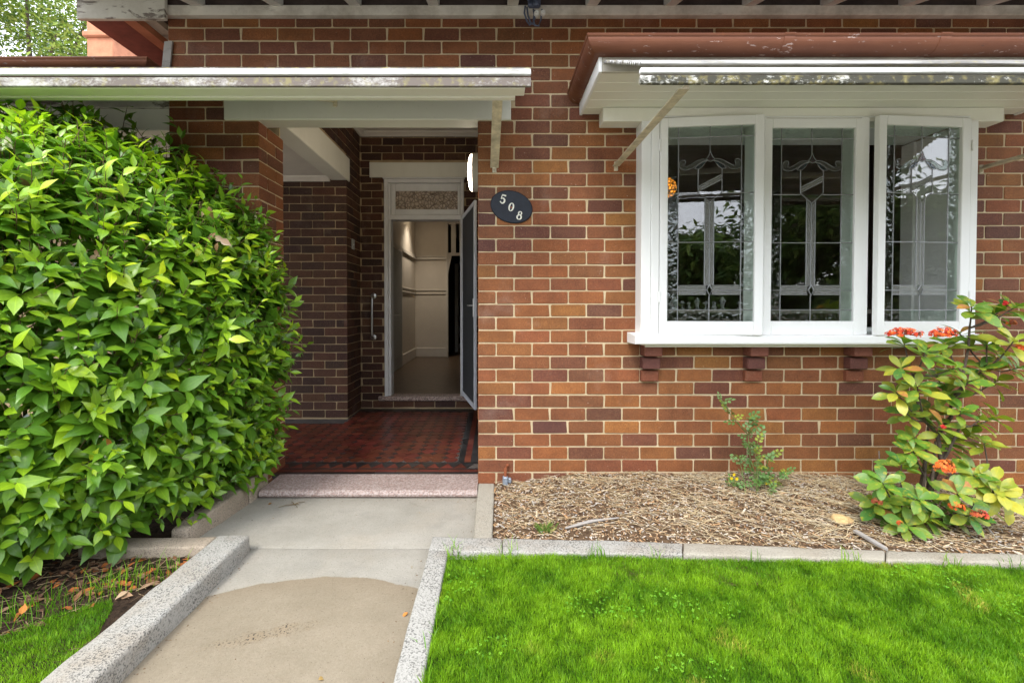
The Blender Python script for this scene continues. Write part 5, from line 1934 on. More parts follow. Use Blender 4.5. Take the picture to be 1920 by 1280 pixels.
cnt = 0
tries = 0
while cnt < 1680 and tries < 20000:
    tries += 1
    th = hr.uniform(-2.0, 0.08)
    zz = hr.uniform(-0.92, 0.985)
    # even out density a little towards the shoulder
    p = hedge_surface(th, zz)
    if not view_ok(p): continue
    n = hedge_normal(th, zz)
    if n.z < -0.2: n.z = -0.2; n.normalize()
    depth = hr.uniform(0.04, 0.16)
    q = p - n * depth
    d = n * 0.75 + UP * hr.uniform(0.05, 0.8) + Vector((hr.uniform(-1, 1), hr.uniform(-1, 1), hr.uniform(-.6, .6))) * 0.5
    fresh = hr.choice([0.25, 0.45, 0.6, 0.75, 0.85])
    if p.z > 1.2: fresh -= 0.18  # leaf tones made lighter in the upper hedge
    shoot(q, d, n, hr.randint(4, 7), hr.choice([hr.uniform(0.075, 0.105), hr.uniform(0.11, 0.145), hr.uniform(0.13, 0.17)]), hr.uniform(0.12, 0.22), True, fresh)
    cnt += 1
# inner leaves, filling the depth
cnt = 0
while cnt < 9500:
    th = hr.uniform(-2.0, 0.1)
    zz = hr.uniform(-0.92, 0.97)
    p = hedge_surface(th, zz)
    n = hedge_normal(th, zz)
    p = p - n * hr.uniform(0.10, 0.38)
    if not view_ok(p + n * 0.1): continue
    ax = Vector((hr.uniform(-1, 1), hr.uniform(-1, 1), hr.uniform(-0.7, 0.6))) + n * 0.6
    nrm = UP * 0.6 + n * 0.8 + Vector((hr.uniform(-1, 1), hr.uniform(-1, 1), hr.uniform(-1, 1))) * 0.5
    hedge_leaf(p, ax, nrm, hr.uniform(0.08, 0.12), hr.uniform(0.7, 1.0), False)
    cnt += 1
# straggling darker shoots reaching up the pier and under the hood
for i in range(70):
    x = hr.uniform(-2.6, -1.50)
    top = 2.08 - 0.9 * max(0.0, (x + 1.95)) ** 1.1
    p = Vector((x, hr.uniform(2.80, 3.0), hr.uniform(1.35, top)))
    if p.z < 1.3: continue
    shoot(p, Vector((hr.uniform(-.5, .5), -0.4, 0.8)), Vector((0.1, -0.8, 0.5)), hr.randint(3, 6), 0.105, hr.uniform(0.1, 0.28), True, 0.7)
for i in range(190):
    p = Vector((hr.uniform(-2.1, -1.42), hr.uniform(2.84, 3.0), hr.uniform(1.15, 1.98)))
    if p.z > 1.98 - 1.05 * max(0.0, p.x + 1.80): continue
    shoot(p, Vector((hr.uniform(-.4, .6), -0.35, 0.7)), Vector((0.2, -0.8, 0.5)), hr.randint(4, 6), 0.10, hr.uniform(0.1, 0.24), True, 0.85)
for i in range(330):
    p = Vector((hr.uniform(-3.3, -1.90), hr.uniform(2.45, 3.0), hr.uniform(1.8, 2.33)))
    if p.x > -2.25 and p.z > 2.20: continue
    if p.y < 2.55 and p.z > 1.98: continue
    shoot(p, Vector((hr.uniform(-.5, .5), -0.5, 0.6)), Vector((0.1, -0.8, 0.5)), hr.randint(4, 7), 0.115, hr.uniform(0.1, 0.24), True, 0.75)
cands.sort(key=lambda c: -c[0])
variants = []
for k in range(6):
    variants.append(leaf_obj_mesh("leaf", M["leaf"], L=0.1, W=0.0455, fold=[0.12, 0.2, 0.3, 0.16, 0.25, 0.34][k], curl=[0.05, 0.18, 0.3, 0.4, 0.12, 0.24][k], twist=[0, .25, -.2, .1, -.3, .2][k]))
for i, (s, rec) in enumerate(cands):
    if i < 300:
        o = link_mesh("leaf", variants[i % 6], hedge)
        F = frame(rec[1], rec[2]).to_4x4()
        o.matrix_basis = Matrix.Translation(rec[0] - wloc(hedge)) @ F @ Matrix.Diagonal((rec[3] / 0.1, rec[4] / 0.0455, rec[3] / 0.1, 1))
        o.color = (*rec[5], 1)
    else:
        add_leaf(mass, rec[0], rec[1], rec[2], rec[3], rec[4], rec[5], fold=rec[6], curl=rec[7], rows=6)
mo = mass.build("leaf", M["leaf"], hedge, smooth=True, recalc=False); mo["kind"] = "stuff"
# woody stems
for i in range(26):
    x, y = hr.uniform(-2.5, -1.55), hr.uniform(2.0, 2.9)
    if (abs(x - HC_.x) / HA.x) ** 2.5 + (abs(y - HC_.y) / HA.y) ** 2.5 > 0.62: continue
    pts = [(x, y, 0.0)]
    cx_, cy_ = x, y
    for k in range(6):
        cx_ += hr.uniform(-0.07, 0.09); cy_ += hr.uniform(-0.09, 0.06)
        pts.append((cx_, min(cy_, 2.98), 0.3 * (k + 1)))
    twigs.tube(pts, [0.014, 0.012, 0.010, 0.008, 0.006, 0.005, 0.003], 6, cap=False)
to = twigs.build("twig", M["twig"], hedge, smooth=True, recalc=False); to["kind"] = "stuff"
# a few withered brown leaves in the hedge; the cream pair is a flower
for px_, py_, Yv in ((18, 262, 2.02), (178, 480, 2.05), (42, 510, 1.92), (392, 395, 2.45), (405, 445, 2.42), (413, 456, 2.42), (42, 345, 1.98), (195, 828, 2.02), (185, 795, 2.0)):
    p = at(px_, py_, Yv)
    for k in range(2):
        o = link_mesh("withered_leaf_or_bloom", variants[(k + px_) % 6], hedge)
        o.data = o.data.copy() if False else o.data
        F = frame(Vector((hr.uniform(-1, 1), hr.uniform(-.4, .4), hr.uniform(-1.2, -0.2))), Vector((hr.uniform(-.5, .5), -1, 0.3))).to_4x4()
        sc_ = hr.uniform(0.5, 0.8)
        o.matrix_basis = Matrix.Translation(p + Vector((k * 0.012, -0.02, k * 0.02)) - wloc(hedge)) @ F @ Matrix.Diagonal((sc_, sc_, sc_, 1))
        o.color = (*((0.62, 0.57, 0.42) if px_ == 18 else [(0.28, 0.17, 0.09), (0.36, 0.26, 0.16), (0.50, 0.20, 0.03)][hr.randint(0, 1) if py_ < 700 else 2]), 1)

# ------------------------------------------------------------------ flowering shrub
xr = random.Random(9)
shrub = thing("flowering_shrub", "shrub with yellowing leaves and orange red flower heads in front of the window", "shrub", gnd(1735, 985, 0.03))
stems = MB()
YX = 2.52
nodes = {"b": (1735, 990, 2.55), "t1": (1742, 905, 2.56), "t2": (1758, 815, 2.56), "t3": (1782, 750, 2.55), "t4": (1806, 700, 2.52), "t5": (1818, 615, 2.50), "l3": (1712, 705, 2.48), "l2": (1735, 790, 2.50), "r2": (1800, 800, 2.48), "r3": (1850, 690, 2.52), "lo": (1690, 960, 2.46), "ro": (1800, 955, 2.42), "ro2": (1865, 930, 2.45)}
NP = {k: at(*v) for k, v in nodes.items()}
for a, b, ra, rb in (("b", "t1", .014, .012), ("t1", "t2", .012, .011), ("t2", "t3", .011, .009), ("t3", "t4", .009, .007), ("t4", "t5", .007, .005), ("t2", "l2", .008, .007), ("l2", "l3", .007, .005), ("t1", "r2", .008, .006), ("t3", "r3", .007, .005), ("b", "lo", .009, .006), ("b", "ro", .009, .006), ("ro", "ro2", .006, .005)):
    p, q = NP[a], NP[b]
    mid_ = (p + q) / 2 + Vector((xr.uniform(-.02, .02), xr.uniform(-.03, .03), xr.uniform(0, .02)))
    stems.tube([p, mid_, q], [ra, (ra + rb) / 2, rb], 7, cap=False)
for k in range(5):
    p = NP["b"] + Vector((xr.uniform(-.05, .05), xr.uniform(-.05, .05), 0)); q = NP["t2"] + Vector((xr.uniform(-.06, .06), xr.uniform(-.06, .06), xr.uniform(-.1, .06)))
    stems.tube([p, (p + q) / 2 + Vector((xr.uniform(-.03, .03), xr.uniform(-.03, .03), 0)), q], [0.009, 0.008, 0.006], 6, cap=False)
sv = [leaf_obj_mesh("leaf", M["leaf2"], L=0.1, W=0.043, shape="obovate", fold=[0.12, 0.2, 0.05, 0.25][k], curl=[0.1, 0.3, 0.45, 0.2][k], twist=[.2, -.2, .3, -.35][k]) for k in range(4)]
ros = [(1822, 575, 8, .3), (1862, 590, 8, .25), (1888, 572, 7, .3), (1905, 575, 4, .3), (1850, 645, 7, .35), (1800, 625, 6, .4), (1695, 642, 9, .2), (1772, 645, 9, .2), (1735, 660, 7, .25), (1690, 690, 6, .6), (1720, 725, 7, .55), (1757, 705, 7, .3), (1680, 735, 6, .65), (1740, 770, 9, .6), (1700, 775, 7, .65), (1838, 690, 8, .35), (1875, 665, 7, .4), (1900, 640, 6, .75), (1908, 690, 8, .45), (1868, 715, 7, .45), (1815, 715, 6, .35), (1790, 690, 6, .3), (1775, 735, 7, .35),
       (1800, 770, 7, .3), (1840, 785, 7, .3), (1868, 780, 6, .3), (1818, 815, 8, .35), (1845, 830, 7, .6), (1785, 830, 7, .35), (1765, 800, 6, .3), (1712, 845, 6, .3), (1690, 870, 6, .3), (1735, 880, 7, .3), (1805, 875, 6, .3), (1825, 890, 6, .35), (1655, 905, 7, .15), (1640, 945, 6, .2), (1680, 930, 7, .15), (1720, 935, 7, .15), (1665, 985, 7, .2), (1700, 985, 7, .2), (1740, 985, 7, .2), (1760, 945, 6, .4), (1795, 925, 7, .5), (1820, 965, 6, .4), (1845, 935, 7, .85), (1872, 925, 7, .9), (1895, 945, 6, .9), (1860, 905, 6, .7), (1790, 975, 6, .25), (1715, 820, 5, .5)]
shr_rec = []
for (px_, py_, nl, yel) in ros:
    Yv = YX + xr.uniform(-0.13, 0.12)
    if py_ > 890: Yv = 2.45 + xr.uniform(-0.12, 0.08)
    c = at(px_, py_, Yv)
    c.z = max(c.z, 0.10)
    best = min((k for k in NP if NP[k].z < c.z + 0.02), key=lambda k: (NP[k] - c).length, default="b")
    p = NP[best]
    mid_ = (p + c) / 2 + Vector((0, 0, -0.02))
    stems.tube([p, mid_, c], [0.005, 0.004, 0.003], 5, cap=False)
    out = (c - p); out.z = max(out.z, 0.05)
    axis = (out.normalized() * 0.8 + UP * 0.7 + Vector((0, -0.35, 0))).normalized()
    a = axis.orthogonal().normalized(); b = axis.cross(a)
    ph = xr.uniform(0, 2 * PI)
    nl += 3
    for k in range(nl):
        an = ph + k * 2.4
        rad = a * math.cos(an) + b * math.sin(an)
        s = k / nl
        ax = rad * 1.0 + axis * (0.15 + 0.7 * s)
        base = c + axis * (0.05 * (s - 0.7))
        L = xr.uniform(0.10, 0.15) * (1 - 0.3 * s)
        y_ = min(1, max(0, yel + xr.uniform(-0.4, 0.35) + 0.25 * (1 - s) - 0.26))
        gcol = Vector((0.12, 0.25, 0.030)) if xr.random() < 0.7 else Vector((0.06, 0.17, 0.03))
        col = gcol.lerp(Vector((0.50, 0.47, 0.055)), y_ ** 1.2)
        if xr.random() < 0.03: col = Vector((0.45, 0.20, 0.06))
        o = link_mesh("leaf", sv[xr.randint(0, 3)], shrub)
        F = frame(ax, axis + UP * 0.3 + Vector((0, -0.3, 0))).to_4x4()
        o.matrix_basis = Matrix.Translation(base - wloc(shrub)) @ F @ Matrix.Diagonal((L / 0.1, L / 0.1 * xr.uniform(0.85, 1.15), L / 0.1, 1))
        o.color = (col.x, col.y, col.z, 1)
stems.tube([at(1650, 885, 2.58), at(1648, 845, 2.58)], 0.004, 6)
stems.build("stem", M["bark"], shrub, smooth=True, recalc=False)


def flower_head(px_, py_, w_, h_, Yv, n, cols):
    m = MB()
    c = at(px_, py_, Yv)
    rw, rh = w_ / 2 / FOC * Yv, h_ / 2 / FOC * Yv
    for i in range(n):
        t = xr.uniform(0, 2 * PI); e = math.acos(xr.uniform(-0.25, 1))
        d = Vector((math.sin(e) * math.cos(t), math.sin(e) * math.sin(t), math.cos(e)))
        p = c + Vector((d.x * rw, d.y * rw * 0.8, d.z * rh * 1.0)) * xr.uniform(0.8, 1.05)
        nn = (d + Vector((0, -0.4, 0.2))).normalized()
        a = nn.orthogonal().normalized(); b = nn.cross(a)
        r0 = xr.uniform(0, PI / 2)
        col = xr.choice(cols)
        j = xr.uniform(0.8, 1.2); col = tuple(x * j for x in col)
        R_ = xr.uniform(0.007, 0.010)
        m.tube([p - nn * 0.022, p], 0.0012, 3, (0.35, 0.08, 0.03), cap=False)
        for k in range(4):
            an = r0 + k * PI / 2
            u = a * math.cos(an) + b * math.sin(an); v = a * math.cos(an + PI / 2) + b * math.sin(an + PI / 2)
            m.add([p, p + u * R_ * 0.55 + v * R_ * 0.38 + nn * 0.001, p + u * R_ + nn * 0.0005, p + u * R_ * 0.55 - v * R_ * 0.38 + nn * 0.001], [(0, 3, 2, 1)], col)
        m.add([p + nn * 0.002 + a * 0.0012, p + nn * 0.002 - a * 0.0012, p + nn * 0.003 + b * 0.0012], [(0, 1, 2)], (0.75, 0.35, 0.03))
    m.build("flower_head", M["petal"], shrub, recalc=False)


red = [(0.62, 0.055, 0.015), (0.70, 0.10, 0.02), (0.75, 0.17, 0.03), (0.55, 0.03, 0.015)]
ora = [(0.80, 0.17, 0.025), (0.85, 0.24, 0.05), (0.75, 0.12, 0.03)]
pnk = [(0.72, 0.06, 0.05), (0.80, 0.14, 0.07), (0.75, 0.2, 0.08)]
flower_head(1696, 626, 58, 24, 2.36, 130, red)
flower_head(1770, 626, 46, 26, 2.38, 110, red)
flower_head(1772, 878, 34, 34, 2.34, 80, ora)
flower_head(1794, 950, 26, 22, 2.30, 55, ora)
flower_head(1838, 965, 28, 18, 2.30, 50, pnk)
flower_head(1917, 652, 24, 20, 2.40, 45, ora)
flower_head(1886, 569, 9, 9, 2.40, 12, [(0.55, 0.02, 0.03)])
flower_head(1897, 606, 16, 14, 2.44, 16, ora)
flower_head(1645, 940, 18, 12, 2.32, 20, [(0.30, 0.07, 0.03)])
flower_head(1768, 800, 9, 6, 2.36, 10, [(0.55, 0.02, 0.03)])
flower_head(1688, 980, 9, 7, 2.3, 10, [(0.6, 0.12, 0.03)])

# ------------------------------------------------------------------ thin rose sapling
sr = random.Random(4)
sb0 = gnd(1420, 930, 0.04)
sap = thing("sapling", "thin straggly sapling with small leaves growing from the mulch by the wall", "sapling", sb0)
SY = sb0.y
st = MB()
canes = [[(1422, 935), (1416, 890), (1405, 850), (1403, 815), (1408, 790), (1402, 782)], [(1403, 815), (1385, 795), (1368, 775), (1360, 757), (1350, 748)], [(1418, 935), (1420, 880), (1415, 845), (1424, 815)], [(1428, 938), (1432, 890), (1440, 862), (1449, 852)], [(1425, 938), (1440, 920), (1455, 895), (1478, 882)], [(1398, 925), (1392, 885), (1386, 860), (1378, 852)], [(1390, 915), (1372, 905), (1366, 912)], [(1420, 935), (1424, 900), (1450, 905)]]
for cpts in canes:
    n = len(cpts)
    pts = [at(px_, py_, SY + 0.05 * math.sin(px_ * 0.3)) for px_, py_ in cpts]
    st.tube(pts, [0.004 - 0.0025 * i / max(1, n - 1) for i in range(n)], 5, cap=False)
st.build("cane", M["stem_green"], sap, smooth=True, recalc=False)
cl = MB()
for k, (dx, dy) in enumerate(((0.01, 0.011), (0.01, -0.011), (0.024, 0.012), (0.024, -0.012), (0.038, 0.0))):
    vs, fs, ms = leaf_mesh_data(0.020, 0.013, fold=0.15, curl=0.15)
    an = [0.9, -0.9, 0.7, -0.7, 0][k]
    cl.add([(dx + v[0] * math.cos(an) - v[1] * math.sin(an), dy * 0.3 + v[0] * math.sin(an) + v[1] * math.cos(an), v[2]) for v in vs], fs, (1, 1, 1), ms)
cl.tube([(0, 0, 0), (0.04, 0, -0.001)], 0.0007, 3, (0.8, 1.0, 0.6))
clm = cl.mesh("leaf", M["leaf3"], recalc=False)
for cpts in canes:
    for i in range(len(cpts) - 1):
        for s in (0.2, 0.5, 0.85):
            if i == 0 and s < 0.6 and sr.random() < 0.6: continue
            for rep in range(2 if cpts[0][1] > 930 else 1):
                px_ = cpts[i][0] * (1 - s) + cpts[i + 1][0] * s; py_ = cpts[i][1] * (1 - s) + cpts[i + 1][1] * s
                p = at(px_, py_, SY + 0.05 * math.sin(px_ * 0.3))
                o = link_mesh("leaf", clm, sap)
                ax = Vector((sr.uniform(-1, 1), sr.uniform(-1, 0.5), sr.uniform(-0.2, 0.9)))
                F = frame(ax, UP + Vector((sr.uniform(-.4, .4), -0.8, 0))).to_4x4()
                q = sr.uniform(0.9, 1.6)
                o.matrix_basis = Matrix.Translation(p - wloc(sap)) @ F @ Matrix.Scale(q, 4)
                col = sr.choice([(0.10, 0.20, 0.05), (0.13, 0.24, 0.07), (0.16, 0.27, 0.10), (0.25, 0.30, 0.04)])
                o.color = (*col, 1)
fl_ = MB()
for px_, py_ in ((1371, 896), (1376, 889), (1381, 897), (1436, 905)):
    p = at(px_, py_, SY - 0.03)
    for k in range(6):
        u = Vector((math.cos(k * PI / 3), -0.3, math.sin(k * PI / 3)))
        v = Vector((-math.sin(k * PI / 3), 0, math.cos(k * PI / 3)))
        fl_.add([p, p + u * 0.006 + v * 0.005, p + u * 0.011, p + u * 0.006 - v * 0.005], [(0, 1, 2, 3)], (0.75, 0.52, 0.02))
fl_.build("yellow_petals", M["petal"], sap, recalc=False)["kind"] = "stuff"

# =================================================================== GARDEN BED, LITTER, LAWN
def bed_z(x, y):
    s = max(0.0, min(1.0, (y - 2.18) / 0.85))
    mound = 0.02 + 0.085 * s
    edge_l = max(0.0, min(1.0, (x - 0.0) / 0.6)); edge_l = edge_l * edge_l * (3 - 2 * edge_l)
    right = 1 - max(0.0, min(1.0, (x - 2.1) / 1.1)) * 0.9
    z = 0.01 + (mound - 0.01) * (0.25 + 0.75 * edge_l) * right - 0.05 * max(0.0, min(1.0, (x - 2.2) / 1.0)) * s
    return z + 0.012 * mnoise.noise(Vector((x * 4, y * 4, 0))) + 0.006 * mnoise.noise(Vector((x * 14, y * 14, 2)))


def sheet(x0, x1, y0, y1, st_, zf):
    nx_, ny_ = int((x1 - x0) / st_) + 1, int((y1 - y0) / st_) + 1
    m = MB()
    vs = [(x0 + (x1 - x0) * i / (nx_ - 1), y0 + (y1 - y0) * j / (ny_ - 1)) for j in range(ny_) for i in range(nx_)]
    m.add([(x, y, zf(x, y)) for x, y in vs], [(j * nx_ + i, j * nx_ + i + 1, (j + 1) * nx_ + i + 1, (j + 1) * nx_ + i) for j in range(ny_ - 1) for i in range(nx_ - 1)])
    return m


structure(sheet(-0.03, 6.2, 1.95, 3.06, 0.03, bed_z).build("garden_bed", M["mulch_bed"], smooth=True, recalc=False), "mounded mulch bed between lawn kerb and brick wall")
mr = random.Random(31)
CH = [(0.42, 0.29, 0.17), (0.33, 0.20, 0.11), (0.48, 0.38, 0.26), (0.22, 0.13, 0.075), (0.52, 0.45, 0.37), (0.40, 0.24, 0.12), (0.46, 0.42, 0.37)]
STR = [(0.50, 0.40, 0.24), (0.44, 0.34, 0.19), (0.56, 0.47, 0.31), (0.36, 0.27, 0.15), (0.48, 0.42, 0.30)]


def bed_ymin(x):
    return k_back[0][1] + (k_back[4][1] - k_back[0][1]) * max(0, (x - k_back[0][0]) / (k_back[4][0] - k_back[0][0])) + 0.005


chips = MB()
for i in range(20000):
    x = mr.uniform(0.0, 4.7); y = mr.uniform(1.95, 3.04)
    if y < bed_ymin(x): continue
    if x < 0.0: continue
    z = bed_z(x, y) + mr.uniform(-0.002, 0.012)
    L, W, H = mr.uniform(0.005, 0.025), mr.uniform(0.0025, 0.008), mr.uniform(0.001, 0.004)
    if mr.random() < 0.05: L *= 2.4; W *= 1.7
    a = mr.uniform(0, 2 * PI)
    ax = Vector((math.cos(a), math.sin(a), mr.uniform(-0.35, 0.35))).normalized()
    F = frame(ax, Vector((mr.uniform(-.6, .6), mr.uniform(-.6, .6), 1)))
    c = Vector((x, y, z))
    v = [(-L / 2, -W / 2 * .7, 0), (L / 2, -W / 2, 0), (L / 2 * .8, W / 2, 0), (-L / 2, W / 2 * .8, 0), (-L / 2 * .9, -W / 2 * .6, H), (L / 2 * .85, -W / 2 * .8, H), (L / 2 * .7, W / 2 * .8, H), (-L / 2 * .9, W / 2 * .7, H)]
    col = mr.choice(CH); j = mr.uniform(0.7, 1.25)
    chips.add([c + F @ Vector(p) for p in v], [(4, 5, 6, 7), (0, 1, 5, 4), (1, 2, 6, 5), (2, 3, 7, 6), (3, 0, 4, 7)], tuple(k * j for k in col))
tag(chips.build("mulch_chips", M["mulch"], recalc=False), "brown bark chips scattered thickly over the garden bed", "mulch", None, "stuff")
straw = MB()
for i in range(7700):
    x = mr.uniform(0.02, 4.7); y = mr.uniform(2.1, 3.04)
    if y < bed_ymin(x): continue
    # thicker towards the wall and in drifts
    dens = 0.10 + 0.9 * max(0, (y - 2.35) / 0.7) + 0.8 * max(0, mnoise.noise(Vector((x * 2.2, y * 3, 5))))
    if mr.random() > dens: continue
    z = bed_z(x, y) + mr.uniform(0.003, 0.022)
    L = mr.uniform(0.025, 0.11) if mr.random() < .93 else mr.uniform(.12, .2)
    a = mr.uniform(0, PI)
    r_ = mr.uniform(0.0004, 0.0010)
    bend = mr.uniform(-0.35, 0.35)
    pts = []
    for k in range(4):
        s = k / 3 - 0.5
        xx_ = x + math.cos(a + bend * s) * L * s; yy_ = y + math.sin(a + bend * s) * L * s
        pts.append((xx_, min(yy_, 3.045), max(z + (0.012 * (0.25 - s * s) * mr.uniform(0, 2)), bed_z(xx_, yy_) + 0.002)))
    col = mr.choice(STR); j = mr.uniform(0.75, 1.3)
    straw.tube(pts, r_, 3, tuple(k * j for k in col), cap=False)
for i in range(700):
    x = mr.gauss(1.85, 0.45) if i % 2 else mr.uniform(0.1, 3.9); y = mr.uniform(2.2, 3.02)
    if y < bed_ymin(x) + 0.03 or x < 0.05: continue
    a = mr.gauss(-0.4, 0.5); L = mr.uniform(0.10, 0.26); bend = mr.uniform(-.8, .8)
    pts = []
    for k in range(5):
        s = k / 4 - 0.5
        xx_ = x + math.cos(a + bend * s) * L * s; yy_ = min(y + math.sin(a + bend * s) * L * s, 3.045)
        if yy_ < bed_ymin(xx_): yy_ = bed_ymin(xx_) + 0.01
        pts.append((xx_, yy_, bed_z(xx_, yy_) + 0.016 + 0.02 * (0.25 - s * s) * mr.uniform(0, 2)))
    col = mr.choice(STR); j = mr.uniform(0.95, 1.4)
    straw.tube(pts, mr.uniform(0.0006, 0.0012), 3, tuple(k * j for k in col), cap=False)
tag(straw.build("straw", M["mulch"], recalc=False), "dry straw strewn over the garden bed", "straw", None, "stuff")

# single pieces lying in the bed
p0, p1 = gnd(1603, 999, 0.05), gnd(1664, 1032, 0.058)
o = MB(); d = (p1 - p0).normalized(); sN = d.cross(UP).normalized()
pts_l = []
for s, wv in ((0, .022), (.1, .026), (.4, .024), (.7, .026), (.93, .018), (1, .006)):
    c = p0.lerp(p1, s); c.z = max(bed_z(c.x, c.y) + 0.016, 0.058)
    pts_l += [c + sN * wv / 2, c - sN * wv / 2, c - sN * wv / 2 + UP * 0.010, c + sN * wv / 2 + UP * 0.010]
o.add(pts_l, [(0, 1, 2, 3), (23, 22, 21, 20)] + [(4 * i + k, 4 * i + (k + 1) % 4, 4 * i + 4 + (k + 1) % 4, 4 * i + 4 + k) for i in range(5) for k in range(4)])
tag(o.build("stick", M["driftwood"], loc=p0), "flat grey weathered stick lying across the mulch onto the kerb", "stick")
for (xa, ya, xb, yb, lab, wd) in ((1060, 990, 1160, 976, "pale split stick lying in the left of the mulch", .016), (1845, 978, 1872, 1008, "thin dark twig lying in the mulch right of the shrub", .008), (1565, 890, 1582, 932, "pale leaning twig standing in the straw near the wall", .007)):
    a, b = gnd(xa, ya, 0.05), gnd(xb, yb, 0.05)
    a.z = bed_z(a.x, a.y) + 0.018; b.z = bed_z(b.x, b.y) + 0.016
    o = MB(); mid_ = (a + b) / 2 + Vector((0, 0.008, 0.006))
    o.tube([a, a.lerp(mid_, .6), mid_, b], [wd * .3, wd * .6, wd * .55, wd * .2], 6)
    tag(o.build("stick", M["driftwood"], loc=a), lab, "stick")
c = gnd(1577, 976, 0.06); c.z = bed_z(c.x, c.y)
bm = bmesh.new(); bmesh.ops.create_icosphere(bm, subdivisions=3, radius=1)
for v in bm.verts:
    k = 1 + 0.28 * mnoise.noise(v.co * 1.7 + Vector((4, 4, 4))) + 0.1 * mnoise.noise(v.co * 5)
    v.co = Vector((v.co.x * 0.054 * k, v.co.y * 0.04 * k, v.co.z * 0.026 * k + 0.014))
me = bpy.data.meshes.new("stone"); bm.to_mesh(me); bm.free()
set_attr(me, [(1, 1, 1)] * len(me.vertices), [0.5] * len(me.vertices)); me.materials.append(M["stone"])
tag(link_mesh("stone", me, None, c), "yellow sandstone lump lying on the mulch", "stone")

# grass tuft and pale leaf curls in the bed
tuft = MB()
for k in range(60):
    c = gnd(1022 + mr.gauss(0, 7), 996 + mr.gauss(0, 3), 0.03); c.z = bed_z(c.x, c.y)
    lean = Vector((mr.uniform(-1, 1), mr.uniform(-1, 0.4), 0)) * 0.04
    h_ = mr.uniform(0.02, 0.06)
    tuft.add([c + Vector((-.002, 0, 0)), c + Vector((.002, 0, 0)), c + lean * .5 + UP * h_ * .8 + Vector((.0012, 0, 0)), c + lean + UP * h_], [(0, 1, 2), (0, 2, 3)], mr.choice([(0.16, 0.24, 0.05), (0.35, 0.33, 0.12), (0.10, 0.19, 0.03)]))
tag(tuft.build("grass_tuft", M["grass"], recalc=False, loc=gnd(1022, 996, 0.02)), "small tuft of half dry grass growing in the mulch", "grass tuft")

# left bed soil with litter
def lbed_z(x, y):
    return 0.03 + 0.02 * mnoise.noise(Vector((x * 3, y * 3, 8))) + 0.008 * mnoise.noise(Vector((x * 12, y * 12, 3)))


structure(sheet(-4.2, -1.65, 2.24, 3.05, 0.04, lbed_z).build("hedge_bed", M["soil"], smooth=True, recalc=False), "dark soil beside the step under the hedge")
structure(sheet(-4.2, -1.36, 0.4, 2.24, 0.04, lbed_z).build("hedge_bed", M["soil"], smooth=True, recalc=False), "dark soil under the hedge")
lit = MB()
for i in range(900):
    x = mr.uniform(-2.3, -1.38); y = mr.uniform(1.5, 2.2)
    if gnd(0, 1190, 0.04).x * 0 + (y - 1.64) < (x + 1.79) * 0.8 - 0.02 and x < -1.42 and y < 1.82: continue
    c = Vector((x, y, lbed_z(x, y) + mr.uniform(0.002, 0.012)))
    if mr.random() < 0.35:
        vs, fs, ms = leaf_mesh_data(mr.uniform(0.03, 0.07), mr.uniform(0.015, 0.03), fold=0.3, curl=mr.uniform(-.4, .5))
        F = frame(Vector((mr.uniform(-1, 1), mr.uniform(-1, 1), mr.uniform(-.2, .2))), Vector((mr.uniform(-.5, .5), mr.uniform(-.5, .5), 1)))
        lit.add([c + F @ Vector(v) for v in vs], fs, mr.choice([(0.18, 0.09, 0.045), (0.10, 0.055, 0.035), (0.24, 0.15, 0.09), (0.30, 0.10, 0.03)]), ms)
    else:
        a = mr.uniform(0, 2 * PI); L = mr.uniform(0.02, 0.09)
        lit.tube([c, c + Vector((math.cos(a) * L, math.sin(a) * L, mr.uniform(-.004, .01)))], mr.uniform(0.0008, 0.002), 3, mr.choice([(0.15, 0.10, 0.06), (0.26, 0.19, 0.11), (0.08, 0.05, 0.03)]), cap=False)
tag(lit.build("leaf_litter", M["mulch"], recalc=False), "dead leaves and twigs on the dark soil under the hedge", "leaf litter", None, "stuff")
dead_m = [leaf_obj_mesh("dead_leaf", M["dead"], L=0.06, W=0.03, fold=0.3, curl=c_) for c_ in (0.3, -0.3, 0.6)]
for px_, py_, zz_, col, lab in ((765, 1149, 0.003, (0.50, 0.20, 0.05), "small orange leaf on the path beside the right kerb"), (40, 1153, 0.055, (0.50, 0.20, 0.05), "orange dead leaf at the edge of the left lawn patch"), (240, 1155, 0.05, (0.42, 0.18, 0.06), "curled brown leaf resting against the left kerb"), (180, 1215, 0.06, (0.40, 0.16, 0.06), "brown leaf on the kerb end of the left lawn patch"), (597, 1276, 0.003, (0.42, 0.28, 0.10), "yellowed leaf lying at the near edge of the path"), (510, 943, 0.003, (0.22, 0.12, 0.05), "dark curled leaf on the path beside the terrazzo step"), (240, 1110, 0.055, (0.38, 0.27, 0.17), "pale brown leaf on the soil under the hedge")):
    c = gnd(px_, py_, zz_)
    o = link_mesh("fallen_leaf", dead_m[px_ % 3], None, c + Vector((0, 0, 0.004)))
    o.rotation_euler = (mr.uniform(-.3, .3), mr.uniform(-.3, .3), mr.uniform(0, 6))
    q = 0.55 if px_ in (765, 597, 510) else 0.8
    o.scale = (q, q, q); o.color = (*col, 1)
    tag(o, lab, "fallen leaf")
tw = MB()
c = gnd(552, 945, 0.004)
for a, L in ((0.6, .06), (-0.9, .07), (2.4, .05), (-2.6, .09), (-0.2, .035)):
    tw.tube([c, c + Vector((math.cos(a) * L * .5, math.sin(a) * L * .5, .006)), c + Vector((math.cos(a) * L, math.sin(a) * L, .002))], [0.0025, .002, .001], 5)
tag(tw.build("twig", M["twig"], loc=c), "broken dark twig on the path in front of the step", "twig")


